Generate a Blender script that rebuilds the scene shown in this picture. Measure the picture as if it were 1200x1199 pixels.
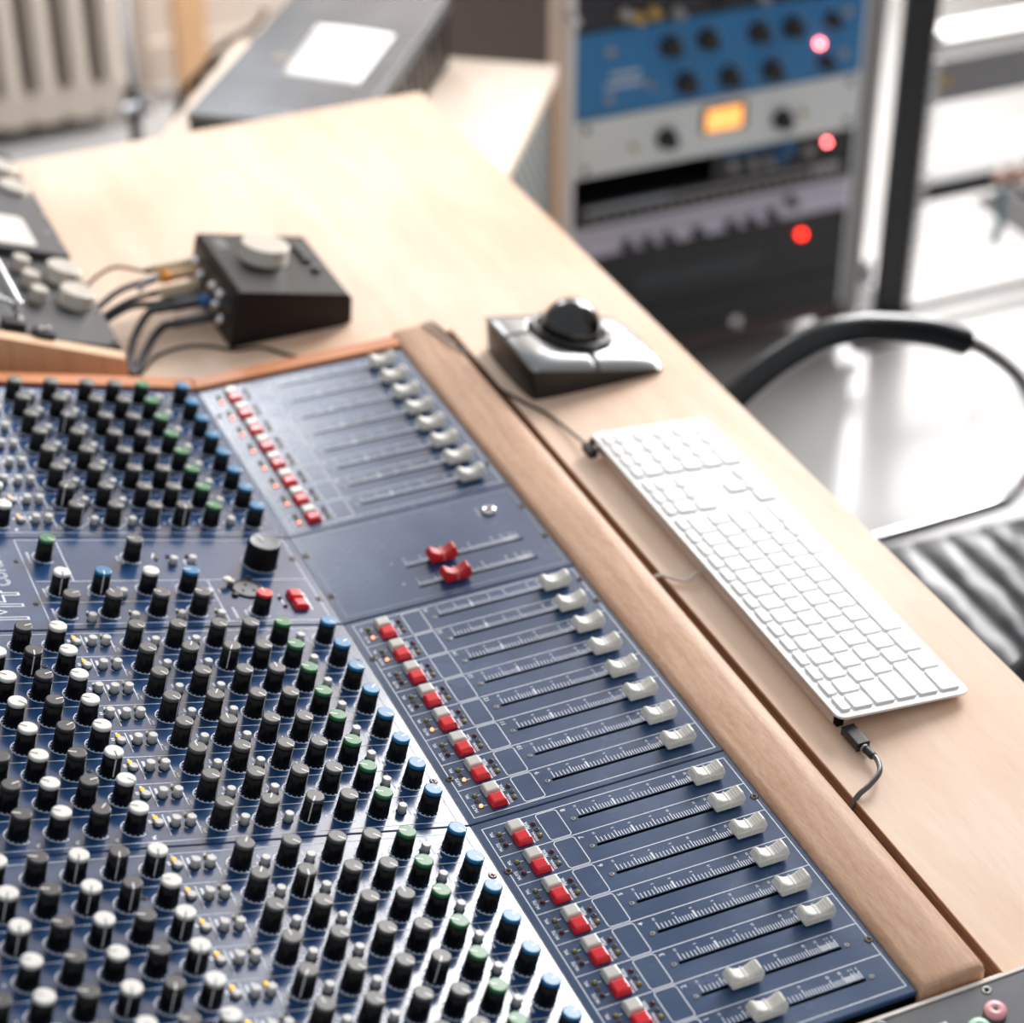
import bpy, math, random
from mathutils import Matrix, Vector, Euler

# ---------------------------------------------------------------- scene set-up
for o in list(bpy.data.objects): bpy.data.objects.remove(o)
C = bpy.context.scene.collection
sc = bpy.context.scene
R = random.Random(7)
S = 0.001            # everything is measured in millimetres
ZF = 780.0           # the fader panel's surface stands this high above the floor
PI = math.pi

# camera
cam_d = bpy.data.cameras.new('camera')
cam = bpy.data.objects.new('camera', cam_d); C.objects.link(cam)
right = Vector((0.914869191, -0.403750365, 0.0000845602)); down = Vector((-0.224899083, -0.509779007, -0.830388925)); fwd = Vector((0.335312938, 0.759678226, -0.557184194))
m = Matrix((right, -down, -fwd)).transposed().to_4x4()
m.translation = Vector((-430.57 * S, -786.55 * S, (1008.2 + ZF) * S))
cam.matrix_world = m
cam_d.sensor_width = 36.0; cam_d.sensor_fit = 'HORIZONTAL'; cam_d.lens = 2554.378 / 1200 * 36
cam_d.clip_start = 0.05; cam_d.clip_end = 60
cam_d.dof.use_dof = True; cam_d.dof.focus_distance = 1.49; cam_d.dof.aperture_fstop = 3.9
sc.camera = cam

# world: soft overcast daylight
w = bpy.data.worlds.new('world'); sc.world = w; w.use_nodes = True
bg = w.node_tree.nodes['Background']; bg.inputs[0].default_value = (0.93, 0.96, 1.0, 1); bg.inputs[1].default_value = 0.6

# daylight through the two windows
def area(name, loc, rot, sx, sy, power, col):
    l = bpy.data.lights.new(name, 'AREA'); l.shape = 'RECTANGLE'; l.size = sx; l.size_y = sy; l.energy = power; l.color = col
    o = bpy.data.objects.new(name, l); C.objects.link(o); o.location = loc; o.rotation_euler = rot; return o
area('window_light_right', (2.73, 2.58, 2.15), (0, -PI/2, 0), 2.5, 1.6, 320, (1.0, 0.985, 0.985)).rotation_euler = (0, PI/2, 0)
area('window_light_back', (0.60, 3.50, 2.33), (-PI/2, 0, 0), 0.7, 1.0, 27, (0.97, 0.98, 1.0))
area('window_light_corner', (2.43, 3.50, 2.10), (-PI/2, 0, 0), 0.34, 2.5, 50, (1.0, 0.99, 0.99))

sc.view_settings.view_transform = 'Standard'; sc.view_settings.look = 'None'
sc.view_settings.gamma = 1.0; sc.view_settings.use_curve_mapping = False
sc.view_settings.exposure = -0.1

# ---------------------------------------------------------------- materials
MATS = {}
def srgb(c):
    return tuple((x/255/12.92 if x/255 <= 0.04045 else ((x/255+0.055)/1.055)**2.4) for x in c) + (1,)
def mat(name, col, rough=0.5, metal=0.0, spec=0.5, emit=None, es=0.0, coat=0.0, noise=None, bump=0.0, bscale=400, trans=0.0):
    """plain principled material; noise = (scale, amount) varies the base colour a little"""
    if name in MATS: return MATS[name]
    m = bpy.data.materials.new(name); m.use_nodes = True; nt = m.node_tree; b = nt.nodes['Principled BSDF']
    b.inputs['Base Color'].default_value = srgb(col); b.inputs['Roughness'].default_value = rough
    b.inputs['Metallic'].default_value = metal; b.inputs['Specular IOR Level'].default_value = spec
    b.inputs['Coat Weight'].default_value = coat; b.inputs['Transmission Weight'].default_value = trans
    if emit: b.inputs['Emission Color'].default_value = srgb(emit); b.inputs['Emission Strength'].default_value = es
    if noise or bump:
        tc = nt.nodes.new('ShaderNodeTexCoord'); nz = nt.nodes.new('ShaderNodeTexNoise')
        nt.links.new(tc.outputs['Object'], nz.inputs['Vector']); nz.inputs['Detail'].default_value = 5
        nz.inputs['Scale'].default_value = noise[0] if noise else bscale
        if noise:
            r = nt.nodes.new('ShaderNodeValToRGB'); a = noise[1]; c = srgb(col)
            r.color_ramp.elements[0].position = 0.3; r.color_ramp.elements[1].position = 0.7
            r.color_ramp.elements[0].color = tuple(x*(1-a) for x in c[:3]) + (1,)
            r.color_ramp.elements[1].color = tuple(min(1, x*(1+a)) for x in c[:3]) + (1,)
            nt.links.new(nz.outputs['Fac'], r.inputs[0]); nt.links.new(r.outputs[0], b.inputs['Base Color'])
        if bump:
            n2 = nt.nodes.new('ShaderNodeTexNoise'); n2.inputs['Scale'].default_value = bscale; n2.inputs['Detail'].default_value = 3
            nt.links.new(tc.outputs['Object'], n2.inputs['Vector'])
            bp = nt.nodes.new('ShaderNodeBump'); bp.inputs['Strength'].default_value = bump; bp.inputs['Distance'].default_value = 0.001
            nt.links.new(n2.outputs['Fac'], bp.inputs['Height']); nt.links.new(bp.outputs[0], b.inputs['Normal'])
    MATS[name] = m; return m

def wood(name, c1, c2, stretch=(1, 1, 1), scale=6, rough=0.4, fine=0.25, blot=None, spec=0.5):
    """grain running along the axis with the smallest stretch"""
    m = bpy.data.materials.new(name); m.use_nodes = True; nt = m.node_tree; b = nt.nodes['Principled BSDF']; L = nt.links.new
    tc = nt.nodes.new('ShaderNodeTexCoord'); mp = nt.nodes.new('ShaderNodeMapping'); mp.inputs['Scale'].default_value = stretch
    L(tc.outputs['Object'], mp.inputs['Vector'])
    n1 = nt.nodes.new('ShaderNodeTexNoise'); n1.inputs['Scale'].default_value = scale; n1.inputs['Detail'].default_value = 8; n1.inputs['Distortion'].default_value = 0.6
    n2 = nt.nodes.new('ShaderNodeTexNoise'); n2.inputs['Scale'].default_value = scale*9; n2.inputs['Detail'].default_value = 6
    L(mp.outputs[0], n1.inputs['Vector']); L(mp.outputs[0], n2.inputs['Vector'])
    mx = nt.nodes.new('ShaderNodeMix'); mx.data_type = 'FLOAT'; mx.inputs[0].default_value = fine
    L(n1.outputs['Fac'], mx.inputs[2]); L(n2.outputs['Fac'], mx.inputs[3])
    r = nt.nodes.new('ShaderNodeValToRGB'); r.color_ramp.elements[0].position = 0.34; r.color_ramp.elements[1].position = 0.64
    r.color_ramp.elements[0].color = srgb(c2); r.color_ramp.elements[1].color = srgb(c1)
    L(mx.outputs[0], r.inputs[0]); out = r.outputs[0]
    if blot:
        n3 = nt.nodes.new('ShaderNodeTexNoise'); n3.inputs['Scale'].default_value = 3.0; n3.inputs['Detail'].default_value = 2
        L(tc.outputs['Object'], n3.inputs['Vector'])
        r3 = nt.nodes.new('ShaderNodeValToRGB'); r3.color_ramp.elements[0].position = 0.4; r3.color_ramp.elements[1].position = 0.65
        L(n3.outputs['Fac'], r3.inputs[0])
        m2 = nt.nodes.new('ShaderNodeMix'); m2.data_type = 'RGBA'; m2.blend_type = 'MULTIPLY'
        mm = nt.nodes.new('ShaderNodeMath'); mm.operation = 'MULTIPLY'; mm.inputs[1].default_value = 0.55
        L(r3.outputs[0], mm.inputs[0]); L(mm.outputs[0], m2.inputs[0]); L(out, m2.inputs[6]); m2.inputs[7].default_value = srgb(blot); out = m2.outputs[2]
    L(out, b.inputs['Base Color']); b.inputs['Roughness'].default_value = rough; b.inputs['Specular IOR Level'].default_value = spec
    bp = nt.nodes.new('ShaderNodeBump'); bp.inputs['Strength'].default_value = 0.08; bp.inputs['Distance'].default_value = 0.001
    L(n2.outputs['Fac'], bp.inputs['Height']); L(bp.outputs[0], b.inputs['Normal'])
    MATS[name] = m; return m

def panel_paint(name, col, rough):
    """blue enamel on aluminium with faint scuffs and smears"""
    m = bpy.data.materials.new(name); m.use_nodes = True; nt = m.node_tree; b = nt.nodes['Principled BSDF']; L = nt.links.new
    tc = nt.nodes.new('ShaderNodeTexCoord'); n1 = nt.nodes.new('ShaderNodeTexNoise'); n1.inputs['Scale'].default_value = 14; n1.inputs['Detail'].default_value = 8
    L(tc.outputs['Object'], n1.inputs['Vector'])
    mp = nt.nodes.new('ShaderNodeMapping'); mp.inputs['Scale'].default_value = (60, 900, 1); mp.inputs['Rotation'].default_value = (0, 0, 0.5)
    n2 = nt.nodes.new('ShaderNodeTexNoise'); n2.inputs['Scale'].default_value = 1; n2.inputs['Detail'].default_value = 3
    L(tc.outputs['Object'], mp.inputs['Vector']); L(mp.outputs[0], n2.inputs['Vector'])
    mul = nt.nodes.new('ShaderNodeMath'); mul.operation = 'MULTIPLY'; L(n1.outputs['Fac'], mul.inputs[0]); L(n2.outputs['Fac'], mul.inputs[1])
    r = nt.nodes.new('ShaderNodeValToRGB'); c = srgb(col)
    r.color_ramp.elements[0].position = 0.2; r.color_ramp.elements[0].color = c
    r.color_ramp.elements[1].position = 0.42; r.color_ramp.elements[1].color = tuple(x*1.35+0.006 for x in c[:3]) + (1,)
    L(mul.outputs[0], r.inputs[0]); L(r.outputs[0], b.inputs['Base Color'])
    mr = nt.nodes.new('ShaderNodeMapRange'); mr.inputs['From Min'].default_value = 0.3; mr.inputs['From Max'].default_value = 0.7
    mr.inputs['To Min'].default_value = rough-0.04; mr.inputs['To Max'].default_value = rough+0.06
    L(n1.outputs['Fac'], mr.inputs['Value']); L(mr.outputs[0], b.inputs['Roughness'])
    b.inputs['Specular IOR Level'].default_value = 0.7
    MATS[name] = m; return m

BLUE = panel_paint('blue_panel_paint', (28, 62, 104), 0.18)
BLUEF = panel_paint('blue_fader_paint', (34, 64, 102), 0.24)
INK = mat('white_legend_ink', (226, 230, 238), 0.5)
INKD = mat('grey_legend_ink', (150, 158, 168), 0.5)
BIRCH = wood('birch_plywood', (247, 224, 204), (238, 209, 184), (9, 1.2, 1), 4, 0.5, 0.3, (242, 214, 190), spec=0.2)
BIRCH2 = wood('pale_plywood', (250, 234, 218), (244, 222, 200), (4, 1, 1), 5, 0.5, 0.3)
PLYEDGE = wood('dark_plywood_edge', (182, 134, 98), (58, 38, 26), (1, 1, 90), 6, 0.6, 0.4)
OAKEDGE = wood('striped_plywood_face', (222, 184, 146), (206, 164, 124), (60, 60, 1), 8, 0.5, 0.3)
WALNUT = wood('walnut_armrest', (214, 176, 148), (182, 140, 112), (22, 2.0, 4), 7, 0.5, 0.5, spec=0.22)
CHEEK = wood('orange_wood', (214, 138, 84), (188, 110, 62), (1.5, 18, 4), 6, 0.42, 0.4)
BLACK = mat('black_plastic', (20, 20, 22), 0.38)
KNOBB = mat('knob_black', (6, 6, 8), 0.28, spec=0.22)
SATIN = mat('satin_black', (34, 34, 37), 0.45)
VOID = mat('dark_gap', (8, 8, 10), 0.9, spec=0.1)
WHITEP = mat('white_line', (228, 228, 224), 0.4)
DKLINE = mat('grey_line', (92, 90, 88), 0.4)
CAPS = {'grey': mat('cap_grey', (82, 81, 78), 0.44), 'dark': mat('cap_dark', (46, 44, 44), 0.4), 'white': mat('cap_white', (224, 222, 216), 0.42),
        'green': mat('cap_green', (42, 116, 66), 0.38), 'blue': mat('cap_blue', (8, 112, 160), 0.36), 'red': mat('cap_red', (216, 44, 44), 0.36)}
BTN = mat('button_grey', (206, 204, 200), 0.42)
BTNW = mat('button_white', (210, 208, 200), 0.25, coat=0.2)
BTNR = mat('button_red', (222, 24, 38), 0.2, coat=0.3)
FCAPW = mat('fader_cap_white', (222, 219, 210), 0.42)
FCAPR = mat('fader_cap_red', (198, 30, 34), 0.36)
FLINE = mat('fader_line', (238, 238, 232), 0.4)
FLINER = mat('fader_line_pink', (238, 170, 160), 0.4)
STEEL = mat('steel', (170, 168, 164), 0.3, 0.9)
DSTEEL = mat('dark_screw', (92, 84, 78), 0.35, 0.85)
CHROME = mat('chrome', (225, 225, 228), 0.12, 1.0)
ALU = mat('aluminium', (172, 174, 178), 0.42, 0.7)
LEDR = mat('led_dark_red', (96, 10, 26), 0.2)
LEDY = mat('led_dull_yellow', (150, 138, 60), 0.2)
LEDON = mat('led_lit_orange', (255, 150, 110), 0.4, emit=(255, 140, 100), es=3.2)
LEDAM = mat('led_lit_amber', (255, 190, 40), 0.4, emit=(255, 176, 28), es=1.6)
LEDRED = mat('led_lit_red', (255, 60, 40), 0.4, emit=(255, 40, 22), es=9.0)
LEDRED2 = mat('led_lit_pale_red', (255, 90, 90), 0.4, emit=(255, 110, 112), es=18.0)

# ---------------------------------------------------------------- mesh builder (millimetres)
TEXT_CACHE = {}
def text_mesh(s, outline=0.0, bold=0.0):
    key = (s, outline, bold)
    if key in TEXT_CACHE: return TEXT_CACHE[key]
    cu = bpy.data.curves.new('t', 'FONT'); cu.body = s; cu.size = 1.0; cu.align_x = 'CENTER'; cu.align_y = 'CENTER'; cu.resolution_u = 2
    if outline: cu.fill_mode = 'NONE'; cu.bevel_depth = outline; cu.bevel_resolution = 0
    elif bold: cu.offset = bold
    o = bpy.data.objects.new('t', cu); C.objects.link(o)
    dg = bpy.context.evaluated_depsgraph_get(); dg.update()
    me = bpy.data.meshes.new_from_object(o.evaluated_get(dg))
    r = ([tuple(v.co) for v in me.vertices], [tuple(p.vertices) for p in me.polygons])
    bpy.data.objects.remove(o); bpy.data.meshes.remove(me); bpy.data.curves.remove(cu)
    TEXT_CACHE[key] = r; return r

class MB:
    def __init__(s): s.v = []; s.f = []; s.m = []; s.s = []; s.mats = []; s.T = None
    def mi(s, m):
        if m not in s.mats: s.mats.append(m)
        return s.mats.index(m)
    def add(s, vs, fs, m, smooth=False):
        b = len(s.v)
        s.v += [tuple(s.T @ Vector(p)) if s.T else tuple(p) for p in vs]
        i = s.mi(m)
        for f in fs: s.f.append(tuple(b+k for k in f)); s.m.append(i); s.s.append(smooth)
    def quad(s, pts, m): s.add(pts, [tuple(range(len(pts)))], m)
    def rect(s, x0, x1, y0, y1, z, m): s.quad([(x0, y0, z), (x1, y0, z), (x1, y1, z), (x0, y1, z)], m)
    def line(s, x0, y0, x1, y1, w, z, m):
        dx, dy = x1-x0, y1-y0; l = math.hypot(dx, dy) or 1; nx, ny = -dy/l*w/2, dx/l*w/2
        s.quad([(x0-nx, y0-ny, z), (x1-nx, y1-ny, z), (x1+nx, y1+ny, z), (x0+nx, y0+ny, z)], m)
    def frame(s, x0, x1, y0, y1, w, z, m):
        s.rect(x0-w/2, x1+w/2, y0-w/2, y0+w/2, z, m); s.rect(x0-w/2, x1+w/2, y1-w/2, y1+w/2, z, m)
        s.rect(x0-w/2, x0+w/2, y0+w/2, y1-w/2, z, m); s.rect(x1-w/2, x1+w/2, y0+w/2, y1-w/2, z, m)
    def box(s, x0, x1, y0, y1, z0, z1, m):
        s.add([(x0,y0,z0),(x1,y0,z0),(x1,y1,z0),(x0,y1,z0),(x0,y0,z1),(x1,y0,z1),(x1,y1,z1),(x0,y1,z1)],
              [(0,3,2,1),(4,5,6,7),(0,1,5,4),(1,2,6,5),(2,3,7,6),(3,0,4,7)], m)
    def hexa(s, p, m):   # 8 corners: bottom 4 (ccw), top 4
        s.add(p, [(0,3,2,1),(4,5,6,7),(0,1,5,4),(1,2,6,5),(2,3,7,6),(3,0,4,7)], m)
    def prism(s, poly, a0, a1, m, axis='y', smooth=False):
        n = len(poly)
        def P(u, w, a): return {'y': (u, a, w), 'x': (a, u, w), 'z': (u, w, a)}[axis]
        vs = [P(u, w, a0) for u, w in poly] + [P(u, w, a1) for u, w in poly]
        s.add(vs, [(i, (i+1) % n, (i+1) % n+n, i+n) for i in range(n)], m, smooth)
        s.add(vs, [tuple(range(n-1, -1, -1)), tuple(range(n, 2*n))], m)
    def lathe(s, prof, m, n=24, c=(0, 0, 0), axis='z', smooth=True, flute=0.0, mats=None, cap=True):
        """prof = [(r, h)...]; axis z, x or y"""
        def P(r, h, a):
            u, v_ = r*math.cos(a), r*math.sin(a)
            q = {'z': (u, v_, h), 'x': (h, u, v_), 'y': (v_, h, u)}[axis]
            return (q[0]+c[0], q[1]+c[1], q[2]+c[2])
        vs = []
        for r, h in prof:
            for k in range(n): vs.append(P(r*(1-(flute if k % 2 else 0)), h, 2*PI*k/n))
        for i in range(len(prof)-1):
            fs = [(i*n+k, i*n+(k+1) % n, (i+1)*n+(k+1) % n, (i+1)*n+k) for k in range(n)]
            mm = mats[i] if mats else m
            b = len(s.v)
            if i == 0: s.add(vs, [], mm); base = b
            ix = s.mi(mm)
            for f in fs: s.f.append(tuple(base+q for q in f)); s.m.append(ix); s.s.append(smooth)
        if cap:
            l = len(prof)-1
            s.f.append(tuple(base+l*n+k for k in range(n))); s.m.append(s.mi(mats[-1] if mats else m)); s.s.append(False)
            s.f.append(tuple(base+k for k in range(n-1, -1, -1))); s.m.append(s.mi(mats[0] if mats else m)); s.s.append(False)
    def tube(s, pts, r, m, n=10, rs=None):
        P = [Vector(p) for p in pts]; vs = []; up = Vector((0, 0, 1)); prev = None
        for i, p in enumerate(P):
            t = (P[min(i+1, len(P)-1)]-P[max(i-1, 0)]).normalized()
            a = prev if prev is not None else (up if abs(t.dot(up)) < 0.9 else Vector((1, 0, 0)))
            a = (a-t*a.dot(t)).normalized(); prev = a; b = t.cross(a); rr = rs[i] if rs else r
            for k in range(n): vs.append(tuple(p+(a*math.cos(2*PI*k/n)+b*math.sin(2*PI*k/n))*rr))
        L = len(P)
        s.add(vs, [(i*n+k, i*n+(k+1) % n, (i+1)*n+(k+1) % n, (i+1)*n+k) for i in range(L-1) for k in range(n)], m, True)
        s.add([vs[k] for k in range(n)]+[vs[(L-1)*n+k] for k in range(n)], [tuple(range(n-1, -1, -1)), tuple(range(n, 2*n))], m)
    def text(s, t, size, x, y, z, m, rot=PI/2, outline=0.0, sx=1.0, bold=0.0):
        vs, fs = text_mesh(t, outline, bold); c_, s_ = math.cos(rot), math.sin(rot)
        s.add([(x+(a*sx*c_-b*s_)*size, y+(a*sx*s_+b*c_)*size, z+(0.1*c if outline else 0)) for a, b, c in vs], fs, m)
    def mesh(s, name, bevel=0):
        me = bpy.data.meshes.new(name)
        me.from_pydata([(a*S, b*S, c*S) for a, b, c in s.v], [], s.f)
        for q in s.mats: me.materials.append(q)
        me.polygons.foreach_set('material_index', s.m); me.polygons.foreach_set('use_smooth', s.s)
        me.update(); return me
    def build(s, name, parent=None, loc=(0, 0, 0), bevel=0, seg=2, world=False, rot=None):
        me = s.mesh(name); o = bpy.data.objects.new(name, me); C.objects.link(o)
        if parent: o.parent = parent
        o.location = W(loc) if world else (loc[0]*S, loc[1]*S, loc[2]*S)
        if rot: o.rotation_euler = rot
        if bevel: bev(o, bevel, seg)
        return o
def W(p): return (p[0]*S, p[1]*S, (p[2]+ZF)*S)
def bev(o, wd, seg=2):
    b = o.modifiers.new('bevel', 'BEVEL'); b.width = wd*S; b.segments = seg; b.limit_method = 'ANGLE'; b.angle_limit = 0.6
def inst(name, me, parent, loc, rot=(0, 0, 0)):
    o = bpy.data.objects.new(name, me); C.objects.link(o); o.parent = parent
    o.location = (loc[0]*S, loc[1]*S, loc[2]*S); o.rotation_euler = rot; return o
def thing(name, label, cat, loc, rotz=0, group=None, rot=None):
    o = bpy.data.objects.new(name, None); C.objects.link(o); o.empty_display_size = 0.02
    o.location = W(loc); o.rotation_euler = rot or (0, 0, rotz); tag(o, label, cat, group); return o
def tag(o, label, cat, group=None, kind=None):
    o['label'] = label; o['category'] = cat
    if group: o['group'] = group
    if kind: o['kind'] = kind
    return o
def struct(o): o['kind'] = 'structure'; return o
def smooth_path(pts, n=8):
    P = [Vector(p) for p in pts]; out = []
    for i in range(len(P)-1):
        p0, p1, p2, p3 = P[max(i-1, 0)], P[i], P[i+1], P[min(i+2, len(P)-1)]
        for k in range(n):
            t = k/n; out.append(0.5*((2*p1)+(-p0+p2)*t+(2*p0-5*p1+4*p2-p3)*t*t+(-p0+3*p1-3*p2+p3)*t**3))
    out.append(P[-1]); return [tuple(q) for q in out]
def in_view(p, margin=90):
    q = Vector(W(p))-cam.matrix_world.translation
    z = q.dot(fwd)
    if z <= 0: return False
    return -margin < 600+2554.4*q.dot(right)/z < 1200+margin and -margin < 599.5+2554.4*q.dot(down)/z < 1199+margin

# ---------------------------------------------------------------- the room
FLOORM = mat('grey_resin_floor', (178, 177, 176), 0.22, noise=(2.2, 0.12), coat=0.2)
b = MB(); b.rect(-2600, 2700, -1600, 3420, -780, FLOORM); struct(b.build('floor', world=True))
WALLM = mat('wall_paint', (200, 190, 180), 0.8)
# back wall with its window over the radiator
def wall_with_opening(name, fixed, axis, u0, u1, z0, z1, ou0, ou1, oz0, oz1, th, m):
    b = MB()
    for a0, a1, c0, c1 in ((u0, ou0, z0, z1), (ou1, u1, z0, z1), (ou0, ou1, z0, oz0), (ou0, ou1, oz1, z1)):
        if axis == 'y': b.box(a0, a1, fixed, fixed+th, c0, c1, m)
        else: b.box(fixed, fixed+th, a0, a1, c0, c1, m)
    return struct(b.build(name, world=True))
b = MB()     # back wall with two window openings
for a0, a1, c0, c1 in ((-2600, 250, -780, 2900), (250, 960, -780, 300), (250, 960, 2050, 2900), (960, 2260, -780, 2900), (2260, 2600, -780, 70), (2260, 2600, 2570, 2900), (2600, 2700, -780, 2900)): b.box(a0, a1, 3420, 3480, c0, c1, WALLM)
struct(b.build('wall_back', world=True))
wall_with_opening('wall_right', 2640, 'x', -1600, 3420, -780, 2900, 1970, 3400, 120, 2620, 60, WALLM)
FRM = mat('window_frame_paint', (238, 236, 230), 0.4)
b = MB()
b.box(250, 960, 3420, 3470, 300, 340, FRM); b.box(250, 960, 3420, 3470, 2010, 2050, FRM); b.box(250, 290, 3420, 3470, 340, 2010, FRM); b.box(920, 960, 3420, 3470, 340, 2010, FRM)
struct(b.build('window_1', world=True))
b = MB()
b.box(2640, 2690, 1970, 3400, 120, 170, FRM); b.box(2640, 2690, 1970, 3400, 2570, 2620, FRM); b.box(2640, 2690, 1970, 2010, 170, 2570, FRM); b.box(2640, 2690, 3360, 3400, 170, 2570, FRM)
struct(b.build('window_2', world=True))
b = MB()
b.box(2260, 2600, 3420, 3470, 70, 100, FRM); b.box(2260, 2600, 3420, 3470, 2540, 2570, FRM); b.box(2260, 2285, 3420, 3470, 100, 2540, FRM); b.box(2575, 2600, 3420, 3470, 100, 2540, FRM)
struct(b.build('window_3', world=True))
b = MB(); b.box(-2600, 2640, 3402, 3420, -780, -690, WALLM); struct(b.build('baseboard_back', world=True))
b = MB(); b.box(700, 2600, 3398, 3420, -300, -270, WALLM); b.box(560, 600, 3395, 3420, -780, -100, WALLM); struct(b.build('trim_1', world=True))

# ---------------------------------------------------------------- desk
desk = thing('studio_desk', 'large pale birch plywood desk built around the mixing console', 'desk', (0, 1180, -780))
O = (0, 1180, -780)
def off(q, o): return (q[0]-o[0], q[1]-o[1], q[2]-o[2])
NEG = lambda o: (-o[0], -o[1], -o[2])
b = MB()
b.prism([(-900, 908), (254.5, 908), (254.5, -13), (439, -13), (439, 1450), (-900, 1450)], -34, -8, BIRCH, 'z')
b.build('desktop', desk, NEG(O), bevel=2.5)
b = MB(); b.box(254, 262, -13, 910, -75, -9.5, PLYEDGE); b.build('groove_edge', desk, NEG(O))
for x, y in ((-560, 1380), (340, 1000), (380, -20), (-880, 1380)):
    b = MB(); b.box(x, x+50, y, y+50, -780, -34, BIRCH2); b.build('leg', desk, NEG(O), bevel=2)

b = MB(); b.box(56, 764, -424, -24, -90, -54, BIRCH2); b.box(56, 100, -424, -20, -780, -90, BIRCH2); b.box(720, 764, -424, -20, -780, -90, BIRCH2); b.build('side_shelf', desk, NEG(O))
b = MB(); b.box(-50, 250, 904, 908, -60, -9, PLYEDGE); b.build('groove_edge', desk, NEG(O))  # dark strip paints in the shadow line between cheek and desktop
b = MB(); b.box(-900, 340, 1405, 1425, -420, -34, BIRCH2); b.build('back_panel', desk, NEG(O))
# ---------------------------------------------------------------- mixing console
TH = 0.27100; XH = -5.9854
ORG = (0, 440, -90)
con = thing('mixing_console', 'large blue analogue mixing console with coloured knobs, red buttons and faders', 'mixing console', ORG)
def cpt(p): return off(p, ORG)
cth, sth = math.cos(TH), math.sin(TH)
def K(d, y, h=0.0): return (XH-d*cth+h*sth, y, d*sth+h*cth)     # a point of the sloping knob panel
KM = Matrix(((cth, 0, sth), (0, 1, 0), (-sth, 0, cth)))
MODS = {'C': (-5.6, 246.2, 0.0), 'B': (248.4, 496.8, 252.69), 'M': (499.4, 625.2, 505.0), 'A': (627.4, 880.8, 634.0)}
NUM0 = {'C': 1, 'B': 9, 'A': 17}
PDEPTH = 385.0
# chassis under the panels
b = MB(); b.box(-8, 190, -6, 880, -70, -4, VOID)
b.prism([(-8, -70), (-8, -4), (XH-PDEPTH*cth, PDEPTH*sth-5), (XH-PDEPTH*cth, -70)], -6, 880, VOID, 'y')
b.build('chassis', con, NEG(ORG))

SLOT0, SLOT1 = 65.5, 166.8
MAJ = [68.3, 82.4, 95.2, 111.2, 124.7, 145.0, 153.8, 160.2, 162.4, 165.6]
LAB = ['10', '5', '0', '5', '10', '20', '30', '40', '50', '60']
def plate(b, x0, x1, y0, y1, slots, m):
    """a sheet of 3 mm with long slots cut through it"""
    ys = sorted(slots); cur = y0
    for sy, a0, a1 in ys:
        b.rect(x0, x1, cur, sy-1.25, 0, m); b.rect(x0, a0, sy-1.25, sy+1.25, 0, m); b.rect(a1, x1, sy-1.25, sy+1.25, 0, m)
        for q in ([(a0, sy-1.25, 0), (a1, sy-1.25, 0), (a1, sy-1.25, -7), (a0, sy-1.25, -7)], [(a1, sy+1.25, 0), (a0, sy+1.25, 0), (a0, sy+1.25, -7), (a1, sy+1.25, -7)]): b.quad(q, VOID)
        b.rect(a0, a1, sy-1.25, sy+1.25, -7, VOID); cur = sy+1.25
    b.rect(x0, x1, cur, y1, 0, m)
    # rounded-over edges and sides
    for x, dx in ((x0, -0.6), (x1, 0.6)):
        b.quad([(x, y0, 0), (x, y1, 0), (x+dx, y1, -0.6), (x+dx, y0, -0.6)][::(1 if dx < 0 else -1)], ALU)
        b.quad([(x+dx, y0, -0.6), (x+dx, y1, -0.6), (x+dx, y1, -4), (x+dx, y0, -4)][::(1 if dx < 0 else -1)], m)
    for y, dy in ((y0, -0.6), (y1, 0.6)):
        b.quad([(x0, y, 0), (x0, y+dy, -0.6), (x1, y+dy, -0.6), (x1, y, 0)], m)
        b.quad([(x0, y+dy, -0.6), (x0, y+dy, -4), (x1, y+dy, -4), (x1, y+dy, -0.6)], m)
Z = 0.12
def scale(b, sy):
    """dB scale printed beside one slot"""
    for i, x in enumerate(MAJ):
        wd = 1.5 if i == 2 else 0.7
        b.line(x, sy+2.0, x, sy+8.6, wd, Z, INK)
        if i < 7: b.text(LAB[i], 2.7, x, sy+11.2, Z, INK, bold=0.02)
        elif i == 9: b.line(x, sy+9.6, x, sy+11.8, 0.5, Z, INK)
        else: b.text(LAB[i], 2.0, x, sy+11.0, Z, INK)
    for a, c, n in ((0, 1, 4), (1, 2, 5), (2, 3, 5), (3, 4, 4), (4, 5, 9), (5, 6, 4)):
        for k in range(1, n+1):
            x = MAJ[a]+(MAJ[c]-MAJ[a])*k/(n+1); b.line(x, sy+1.8, x, sy+6.5, 0.62, Z, INK)
    x = 154.8
    while x < 164.9: b.line(x, sy+2.0, x, sy+6.8, 0.55, Z, INK); x += 0.85
def arc_rect(b, x0, x1, y0, y1, r, w, z, m):
    pts = []
    for cx, cy, a0 in ((x1-r, y1-r, 0), (x0+r, y1-r, 90), (x0+r, y0+r, 180), (x1-r, y0+r, 270)):
        for k in range(5): a = math.radians(a0+k*22.5); pts.append((cx+r*math.cos(a), cy+r*math.sin(a)))
    for i in range(len(pts)): b.line(*pts[i], *pts[(i+1) % len(pts)], w, z, m)

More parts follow.
